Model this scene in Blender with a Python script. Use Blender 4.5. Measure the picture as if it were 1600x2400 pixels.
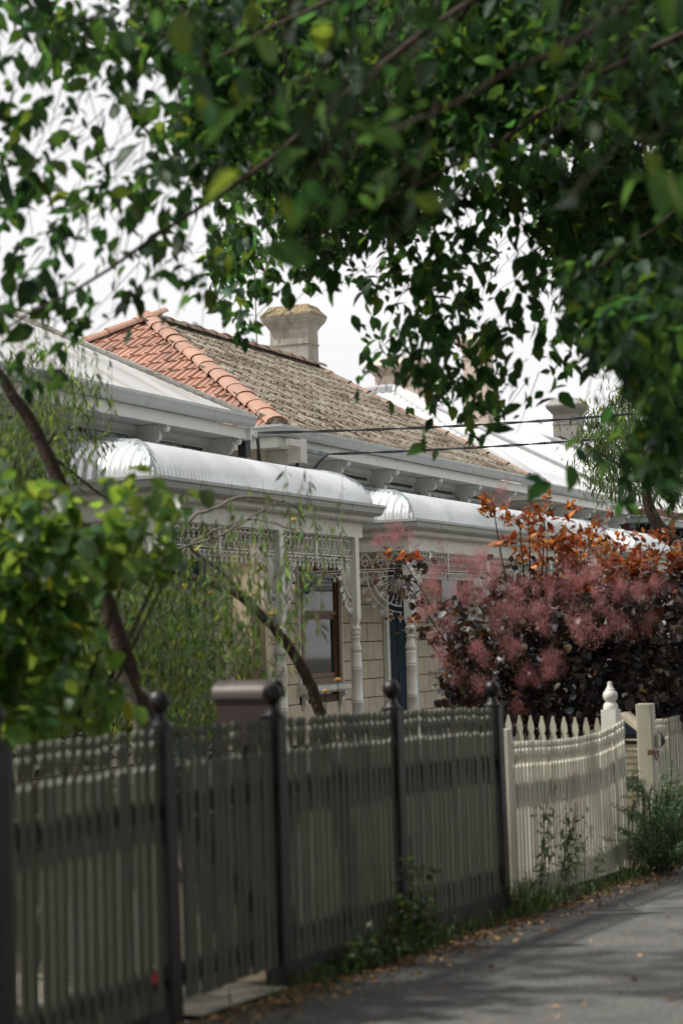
import bpy, math, random
import numpy as np
from mathutils import Vector, Matrix

for o in list(bpy.data.objects): bpy.data.objects.remove(o)
SC = bpy.context.scene
COL = SC.collection
random.seed(7)
rad = math.radians

# ------------------------------------------------------------------ camera
EYE = Vector((-8.23, -3.91, 1.67))
cam_d = bpy.data.cameras.new('camera'); cam = bpy.data.objects.new('camera', cam_d); COL.objects.link(cam)
cam.matrix_world = (Matrix.Translation(EYE) @ Matrix.Rotation(rad(-66.6), 4, 'Z') @
                    Matrix.Rotation(rad(93.79), 4, 'X') @ Matrix.Rotation(rad(-1.7), 4, 'Z'))
cam_d.sensor_fit = 'VERTICAL'; cam_d.sensor_height = 36; cam_d.sensor_width = 24
cam_d.lens = 67.5; cam_d.clip_start = .1; cam_d.clip_end = 800
cam_d.dof.use_dof = True; cam_d.dof.focus_distance = 24; cam_d.dof.aperture_fstop = 2.0
SC.camera = cam

# ------------------------------------------------------------------ world and sun
SUN_TO = Vector((-.40, .72, 1.20)).normalized()
W = bpy.data.worlds.new('World'); SC.world = W; W.use_nodes = True
nt = W.node_tree; nt.nodes.clear()
def wn(t, **k):
    n = nt.nodes.new(t)
    for a, b in k.items(): setattr(n, a, b)
    return n
sky = wn('ShaderNodeTexSky', sky_type='NISHITA', sun_disc=False)
sky.sun_elevation = math.asin(SUN_TO.z); sky.sun_rotation = math.atan2(SUN_TO.x, SUN_TO.y)
bg1 = wn('ShaderNodeBackground'); bg1.inputs[1].default_value = .10
bg2 = wn('ShaderNodeBackground'); bg2.inputs[1].default_value = 1.04
tc = wn('ShaderNodeTexCoord'); mp = wn('ShaderNodeMapping'); mp.inputs['Scale'].default_value = (1, 1, 5)
nz = wn('ShaderNodeTexNoise'); nz.inputs['Scale'].default_value = 2.2; nz.inputs['Detail'].default_value = 5
cr = wn('ShaderNodeValToRGB'); cr.color_ramp.elements[0].position = .32; cr.color_ramp.elements[1].position = .72
cr.color_ramp.elements[0].color = (.82, .81, .81, 1); cr.color_ramp.elements[1].color = (1.0, .97, .965, 1)
mx = wn('ShaderNodeMixShader'); mx.inputs[0].default_value = .9
wo = wn('ShaderNodeOutputWorld')
L = nt.links.new
L(tc.outputs['Generated'], mp.inputs[0]); L(mp.outputs[0], nz.inputs['Vector']); L(nz.outputs['Fac'], cr.inputs[0])
L(cr.outputs[0], bg2.inputs[0]); L(sky.outputs[0], bg1.inputs[0])
L(bg1.outputs[0], mx.inputs[1]); L(bg2.outputs[0], mx.inputs[2]); L(mx.outputs[0], wo.inputs[0])
sd = bpy.data.lights.new('sun', 'SUN'); sd.energy = 4.2; sd.angle = rad(2.0); sd.color = (1, .95, .86)
sun = bpy.data.objects.new('sun', sd); COL.objects.link(sun)
sun.rotation_euler = SUN_TO.to_track_quat('Z', 'Y').to_euler()
SC.view_settings.view_transform = 'Standard'; SC.view_settings.look = 'None'
SC.view_settings.exposure = 0.18; SC.view_settings.gamma = 1
SC.render.engine = 'CYCLES'
SC.cycles.max_bounces = 8; SC.cycles.transmission_bounces = 6

# ------------------------------------------------------------------ materials
def mat(name, col, rough=.6, metal=0, var=.12, vscale=6, bump=.15, bscale=60, col2=None, c2scale=3, c2lo=.5, c2hi=.6,
        objvar=0, attr=False, transl=0, tcol=None, stretch=None, spec=.5):
    m = bpy.data.materials.new(name); m.use_nodes = True
    t = m.node_tree; t.nodes.clear(); N = t.nodes.new; K = t.links.new
    out = N('ShaderNodeOutputMaterial'); b = N('ShaderNodeBsdfPrincipled')
    b.inputs['Roughness'].default_value = rough; b.inputs['Metallic'].default_value = metal
    b.inputs['Specular IOR Level'].default_value = spec
    co = N('ShaderNodeTexCoord'); vec = co.outputs['Object']
    geo = N('ShaderNodeNewGeometry'); vec = geo.outputs['Position']
    if stretch:
        mpn = N('ShaderNodeMapping'); mpn.inputs['Scale'].default_value = stretch; K(vec, mpn.inputs[0]); vec = mpn.outputs[0]
    def noise(s, d=4):
        n = N('ShaderNodeTexNoise'); n.inputs['Scale'].default_value = s; n.inputs['Detail'].default_value = d; K(vec, n.inputs['Vector']); return n.outputs['Fac']
    rgb = N('ShaderNodeRGB'); rgb.outputs[0].default_value = (*col, 1); c = rgb.outputs[0]
    if attr:
        a = N('ShaderNodeAttribute'); a.attribute_name = 'Col'
        mm = N('ShaderNodeMix'); mm.data_type = 'RGBA'; mm.blend_type = 'MULTIPLY'; mm.inputs[0].default_value = 1
        K(c, mm.inputs[6]); K(a.outputs['Color'], mm.inputs[7]); c = mm.outputs[2]
    if col2:
        f = noise(c2scale, 6); r = N('ShaderNodeMapRange'); r.inputs[1].default_value = c2lo; r.inputs[2].default_value = c2hi; K(f, r.inputs[0])
        mm = N('ShaderNodeMix'); mm.data_type = 'RGBA'; K(r.outputs[0], mm.inputs[0]); K(c, mm.inputs[6]); mm.inputs[7].default_value = (*col2, 1); c = mm.outputs[2]
    if var or objvar:
        h = N('ShaderNodeHueSaturation'); K(c, h.inputs['Color'])
        r = N('ShaderNodeMapRange'); r.inputs[3].default_value = 1 - var; r.inputs[4].default_value = 1 + var; r.inputs[1].default_value = .3; r.inputs[2].default_value = .7
        K(noise(vscale, 5), r.inputs[0]); v = r.outputs[0]
        if objvar:
            oi = N('ShaderNodeObjectInfo'); r2 = N('ShaderNodeMapRange'); r2.inputs[3].default_value = 1 - objvar; r2.inputs[4].default_value = 1 + objvar
            K(oi.outputs['Random'], r2.inputs[0]); mu = N('ShaderNodeMath'); mu.operation = 'MULTIPLY'; K(v, mu.inputs[0]); K(r2.outputs[0], mu.inputs[1]); v = mu.outputs[0]
        K(v, h.inputs['Value']); c = h.outputs[0]
    K(c, b.inputs['Base Color'])
    if bump:
        bp = N('ShaderNodeBump'); bp.inputs['Strength'].default_value = bump; bp.inputs['Distance'].default_value = .02
        K(noise(bscale, 6), bp.inputs['Height']); K(bp.outputs[0], b.inputs['Normal'])
    if transl:
        tr = N('ShaderNodeBsdfTranslucent')
        mm = N('ShaderNodeMix'); mm.data_type = 'RGBA'; mm.blend_type = 'MULTIPLY'; mm.inputs[0].default_value = 1
        mm.inputs[7].default_value = (*tcol, 1)
        if attr: K(a.outputs['Color'], mm.inputs[6])
        else: mm.inputs[6].default_value = (1, 1, 1, 1)
        K(mm.outputs[2], tr.inputs[0])
        ms = N('ShaderNodeMixShader'); ms.inputs[0].default_value = transl; K(b.outputs[0], ms.inputs[1]); K(tr.outputs[0], ms.inputs[2]); K(ms.outputs[0], out.inputs[0])
    else: K(b.outputs[0], out.inputs[0])
    return m
M = {}
M['asphalt'] = mat('asphalt', (.105, .106, .103), .92, var=.3, vscale=2.5, bump=1.0, bscale=70, col2=(.20, .20, .19), c2scale=75, c2lo=.52, c2hi=.60)
M['road'] = mat('road', (.06, .06, .062), .9, var=.2, bump=.5, bscale=80)
M['concrete'] = mat('concrete', (.36, .33, .28), .85, var=.2, vscale=5, bump=.3, bscale=50, col2=(.22, .2, .17), c2scale=7)
M['soil'] = mat('soil', (.07, .055, .035), .95, var=.35, vscale=4, bump=.8, bscale=30)
M['verge'] = mat('verge', (.06, .085, .03), .95, var=.35, vscale=3, bump=.8, bscale=40)
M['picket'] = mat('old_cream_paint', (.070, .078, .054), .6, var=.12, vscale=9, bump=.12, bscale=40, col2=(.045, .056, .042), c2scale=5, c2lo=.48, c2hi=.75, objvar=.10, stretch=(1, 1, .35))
M['white_picket'] = mat('white_fence_paint', (.57, .55, .46), .55, var=.08, vscale=8, bump=.1, bscale=40, col2=(.33, .32, .24), c2scale=4, c2lo=.45, c2hi=.75, objvar=.09, stretch=(1, 1, .35))
M['white'] = mat('white_trim_paint', (.74, .74, .69), .45, var=.05, vscale=4, bump=.05, bscale=30, col2=(.50, .50, .46), c2scale=4, c2lo=.55, c2hi=.8)
M['post_dark'] = mat('dark_brown_paint', (.010, .008, .0085), .42, var=.2, bump=.08, bscale=40)
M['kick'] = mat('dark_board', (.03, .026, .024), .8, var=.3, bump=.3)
M['cream'] = mat('cream_wall_paint', (.66, .58, .44), .6, var=.06, vscale=3, bump=.12, bscale=25, objvar=.05, col2=(.48, .43, .34), c2scale=2, c2lo=.5, c2hi=.8)
M['joint'] = mat('shadow_joint', (.10, .08, .06), .9, var=.1)  # dark brown backing in the block joints and vent slots
M['peeling'] = mat('peeling_white_paint', (.6, .58, .53), .7, var=.1, col2=(.40, .33, .27), c2scale=14, c2lo=.52, c2hi=.6, bump=.3, bscale=30, stretch=(.5, 1, 2))
M['galv'] = mat('galvanised_iron', (.66, .69, .70), .34, metal=.5, var=.14, vscale=1.6, bump=.04, bscale=8, col2=(.52, .55, .56), c2scale=2.2, c2lo=.52, c2hi=.75)
M['galv_old'] = mat('weathered_grey_roof', (.50, .51, .51), .6, metal=.2, var=.12, vscale=2, bump=.08, col2=(.42, .41, .39), c2scale=1.5, stretch=(2, .4, .4))
M['lead'] = mat('lead_flashing', (.20, .235, .25), .5, metal=.4, var=.3, vscale=8, bump=.5, bscale=14, col2=(.42, .45, .45), c2scale=7)
M['gutter'] = mat('gutter_paint', (.52, .55, .54), .4, metal=.15, var=.07, vscale=3, bump=.05, col2=(.40, .41, .39), c2scale=3, c2lo=.55, c2hi=.8)
M['white_roof'] = mat('white_metal_roof', (.62, .63, .64), .5, var=.04, bump=.02, col2=(.54, .545, .555), c2scale=1.2, stretch=(.6, 1, 1))
M['terracotta'] = mat('terracotta', (.36, .19, .135), .8, var=.2, vscale=5, bump=.25, bscale=40, col2=(.27, .15, .11), c2scale=4, objvar=.16)
M['terracotta_cap'] = mat('terracotta_cap', (.38, .215, .155), .75, var=.12, vscale=5, bump=.2, bscale=30, col2=(.30, .18, .135), c2scale=5, objvar=.12)
M['moss_tile'] = mat('lichen_tile', (.20, .150, .115), .9, var=.4, vscale=14, bump=.8, bscale=28, col2=(.33, .31, .25), c2scale=6, c2lo=.42, c2hi=.6, objvar=.12, stretch=(2.5, .5, .8))
M['moss_cap'] = mat('lichen_ridge', (.33, .20, .145), .85, var=.35, vscale=10, bump=.8, bscale=30, col2=(.28, .25, .20), c2scale=9, c2lo=.45, c2hi=.6, objvar=.12)
M['chimney'] = mat('grey_render', (.36, .345, .30), .9, var=.22, vscale=7, bump=.6, bscale=22, col2=(.24, .225, .19), c2scale=4, c2lo=.45, c2hi=.7, stretch=(1, 1, .45))
M['chimney_top'] = mat('mossy_render', (.28, .22, .13), .95, var=.4, vscale=18, bump=1, bscale=25, col2=(.14, .12, .08), c2scale=9)
M['chimney_grey'] = mat('grey_brick_render', (.29, .28, .26), .9, var=.12, vscale=3, bump=.3)
M['beige'] = mat('beige_render', (.60, .50, .42), .85, var=.06, bump=.2)
M['brick_red'] = mat('brown_brick', (.20, .11, .085), .85, var=.2, vscale=12, bump=.3)
M['maroon'] = mat('maroon_paint', (.24, .06, .055), .45, var=.1)
M['teal_trim'] = mat('green_trim_paint', (.33, .40, .36), .5, var=.06)
M['timber'] = mat('brown_window_timber', (.20, .115, .06), .45, var=.2, vscale=8, bump=.1, stretch=(4, 4, .5))
M['black'] = mat('black_fitting', (.02, .02, .024), .4, var=.1, bump=0)
M['box'] = mat('meter_box', (.62, .60, .56), .4, var=.05, bump=0)
M['blue_door'] = mat('dark_blue_door_paint', (.012, .032, .055), .7, spec=.2, var=.1, bump=.05)
M['blue'] = mat('blue_paint', (.05, .12, .20), .4, var=.15, bump=.05)
M['letter'] = mat('brown_enamel', (.05, .033, .033), .5, var=.1, bump=.03)
M['rust'] = mat('rusty_iron', (.12, .07, .05), .7, metal=.4, var=.3)
M['bark_dark'] = mat('dark_bark', (.055, .035, .028), .9, var=.35, vscale=20, bump=1, bscale=30)
M['bark_grey'] = mat('grey_bark', (.21, .19, .17), .9, var=.3, vscale=20, bump=.8, bscale=40)
M['twig'] = mat('twig', (.045, .038, .025), .85, var=.2, bump=0)
M['leaf'] = mat('plum_leaf', (.010, .036, .020), .5, spec=.25, var=.2, vscale=3, bump=0, attr=True, transl=.36, tcol=(.125, .265, .055))
M['leaf2'] = mat('broad_leaf', (.034, .085, .032), .33, var=.2, vscale=3, bump=0, attr=True, transl=.42, tcol=(.36, .50, .07))
M['willow'] = mat('willow_leaf', (.04, .095, .03), .6, var=.25, vscale=2, bump=0, attr=True, transl=.45, tcol=(.20, .32, .06))
M['dark_leaf'] = mat('hedge_leaf', (.03, .055, .025), .5, var=.3, vscale=2, bump=0, attr=True, transl=.3, tcol=(.16, .25, .05))
M['smoke'] = mat('purple_leaf', (.026, .030, .034), .42, var=.25, vscale=3, bump=0, attr=True, transl=.2, tcol=(.10, .06, .035))
M['orange_leaf'] = mat('orange_leaf', (.19, .065, .025), .42, var=.2, vscale=3, bump=0, attr=True, transl=.45, tcol=(.52, .19, .05))
M['plume'] = mat('pink_plume', (.50, .235, .235), .9, var=.25, vscale=12, bump=0, attr=True, transl=.4, tcol=(.55, .27, .26))
M['rosemary'] = mat('rosemary_leaf', (.07, .125, .065), .55, var=.25, vscale=5, bump=0, attr=True, transl=.25, tcol=(.2, .32, .1))
M['grass'] = mat('weed_grass', (.055, .095, .035), .6, var=.3, vscale=5, bump=0, attr=True, transl=.25, tcol=(.2, .3, .07))
M['litter'] = mat('dry_leaf', (.26, .15, .07), .8, var=.4, vscale=20, bump=0, attr=True)
M['red'] = mat('red_petal', (.55, .02, .02), .5, var=.1, bump=0)
M['yellow'] = mat('yellow_petal', (.75, .38, .03), .5, var=.1, bump=0)
M['plate_blue'] = mat('number_plate_enamel', (.01, .03, .07), .3, var=0, bump=0)
M['plate_white'] = mat('number_white', (.75, .78, .78), .4, var=0, bump=0)
M['curtain'] = mat('pale_curtain', (.55, .55, .50), .8, var=.15, vscale=9, bump=.1, stretch=(6, 6, .3))
M['dark_room'] = mat('dark_interior', (.03, .03, .03), .9, var=.1, bump=0)
g = bpy.data.materials.new('window_glass'); g.use_nodes = True
gb = g.node_tree.nodes['Principled BSDF']; gb.inputs['Base Color'].default_value = (.04, .06, .06, 1); gb.inputs['Roughness'].default_value = .04
gb.inputs['Specular IOR Level'].default_value = 1.0; gb.inputs['Alpha'].default_value = .75
M['glass'] = g
g = bpy.data.materials.new('blue_glass'); g.use_nodes = True
gb = g.node_tree.nodes['Principled BSDF']; gb.inputs['Base Color'].default_value = (.02, .02, .22, 1); gb.inputs['Roughness'].default_value = .05
M['blue_glass'] = g

# ------------------------------------------------------------------ helpers
def V(*a): return Vector(a)
class MB:
    def __init__(s): s.v = []; s.f = []
    def add(s, vs, fs):
        n = len(s.v); s.v += [tuple(p) for p in vs]; s.f += [tuple(i + n for i in f) for f in fs]; return s
    def box(s, x0, x1, y0, y1, z0, z1):
        return s.add([(x0,y0,z0),(x1,y0,z0),(x1,y1,z0),(x0,y1,z0),(x0,y0,z1),(x1,y0,z1),(x1,y1,z1),(x0,y1,z1)],
                     [(0,3,2,1),(4,5,6,7),(0,1,5,4),(1,2,6,5),(2,3,7,6),(3,0,4,7)])
    def prism(s, poly, axis, a, b):
        # poly of (h, v); extruded along axis from a to b. axis 'x': (y,z) ; 'y': (x,z) ; 'z': (x,y)
        n = len(poly)
        def P(h, v, t): return (t,h,v) if axis == 'x' else (h,t,v) if axis == 'y' else (h,v,t)
        vs = [P(h,v,a) for h,v in poly] + [P(h,v,b) for h,v in poly]
        fs = [tuple(range(n))[::-1], tuple(range(n, 2*n))] + [(i, (i+1)%n, n+(i+1)%n, n+i) for i in range(n)]
        return s.add(vs, fs)
    def lathe(s, prof, cx, cy, seg=14):
        vs = []; fs = []
        for r, z in prof:
            for k in range(seg):
                a = 2*math.pi*k/seg; vs.append((cx + r*math.cos(a), cy + r*math.sin(a), z))
        m = len(prof)
        for j in range(m-1):
            for k in range(seg): fs.append((j*seg+k, j*seg+(k+1)%seg, (j+1)*seg+(k+1)%seg, (j+1)*seg+k))
        fs.append(tuple(range(seg))[::-1]); fs.append(tuple((m-1)*seg + k for k in range(seg)))
        return s.add(vs, fs)
    def tube(s, pts, r, seg=6, cap=True):
        pts = [Vector(p) for p in pts]; n = len(pts)
        rs = r if isinstance(r, (list, tuple)) else [r]*n
        vs = []; fs = []; prev = None
        for i, p in enumerate(pts):
            d = (pts[min(i+1, n-1)] - pts[max(i-1, 0)])
            if d.length < 1e-9: d = Vector((0,0,1))
            d.normalize()
            if prev is None:
                u = d.cross(Vector((0,0,1)))
                if u.length < .05: u = d.cross(Vector((1,0,0)))
            else: u = prev - d*prev.dot(d)
            u.normalize(); prev = u; w = d.cross(u)
            for k in range(seg):
                a = 2*math.pi*k/seg; vs.append(p + (u*math.cos(a) + w*math.sin(a))*rs[i])
        for j in range(n-1):
            for k in range(seg): fs.append((j*seg+k, j*seg+(k+1)%seg, (j+1)*seg+(k+1)%seg, (j+1)*seg+k))
        if cap: fs.append(tuple(range(seg))[::-1]); fs.append(tuple((n-1)*seg + k for k in range(seg)))
        return s.add(vs, fs)
    def sweep(s, path, prof):
        # path in plan, profile (outward, z); outward is to the right of travel
        n = len(path); vs = []; fs = []; m = len(prof)
        for i, (x, y) in enumerate(path):
            def nrm(a, b):
                d = Vector((b[0]-a[0], b[1]-a[1])).normalized(); return Vector((d.y, -d.x))
            ns = []
            if i > 0: ns.append(nrm(path[i-1], path[i]))
            if i < n-1: ns.append(nrm(path[i], path[i+1]))
            o = ns[0] if len(ns) == 1 else (ns[0]+ns[1])/(1+ns[0].dot(ns[1]))
            for q, z in prof: vs.append((x + o.x*q, y + o.y*q, z))
        for i in range(n-1):
            for k in range(m): fs.append((i*m+k, (i+1)*m+k, (i+1)*m+(k+1)%m, i*m+(k+1)%m))
        fs.append(tuple(range(m))); fs.append(tuple((n-1)*m+k for k in range(m))[::-1])
        return s.add(vs, fs)
    def obj(s, name, m, parent=None, smooth=False, mesh_name=None):
        me = bpy.data.meshes.new(mesh_name or name); me.from_pydata(s.v, [], s.f); me.materials.append(M[m] if isinstance(m, str) else m)
        if smooth: me.shade_smooth()
        return place(name, me, parent)
def place(name, me, parent=None, mw=None):
    o = bpy.data.objects.new(name, me); COL.objects.link(o)
    if parent is not None:
        o.parent = parent
        if parent.type == 'EMPTY' or parent.location.length: o.matrix_parent_inverse = PINV.get(parent.name, Matrix())
    if mw is not None: o.matrix_basis = mw
    return o
PINV = {}
def thing(name, label, cat, loc, group=None):
    o = bpy.data.objects.new(name, None); o.empty_display_size = .1; COL.objects.link(o); o.location = loc
    PINV[o.name] = Matrix.Translation(Vector(loc)).inverted()
    o['label'] = label; o['category'] = cat
    if group: o['group'] = group
    return o
def tag(o, label=None, cat=None, group=None, kind=None):
    if label: o['label'] = label
    if cat: o['category'] = cat
    if group: o['group'] = group
    if kind: o['kind'] = kind
    return o
def autosmooth(o, deg=35):
    me = o.data; me.shade_smooth()
    try: me.set_sharp_from_angle(angle=rad(deg))
    except Exception: pass
    return o

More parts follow.
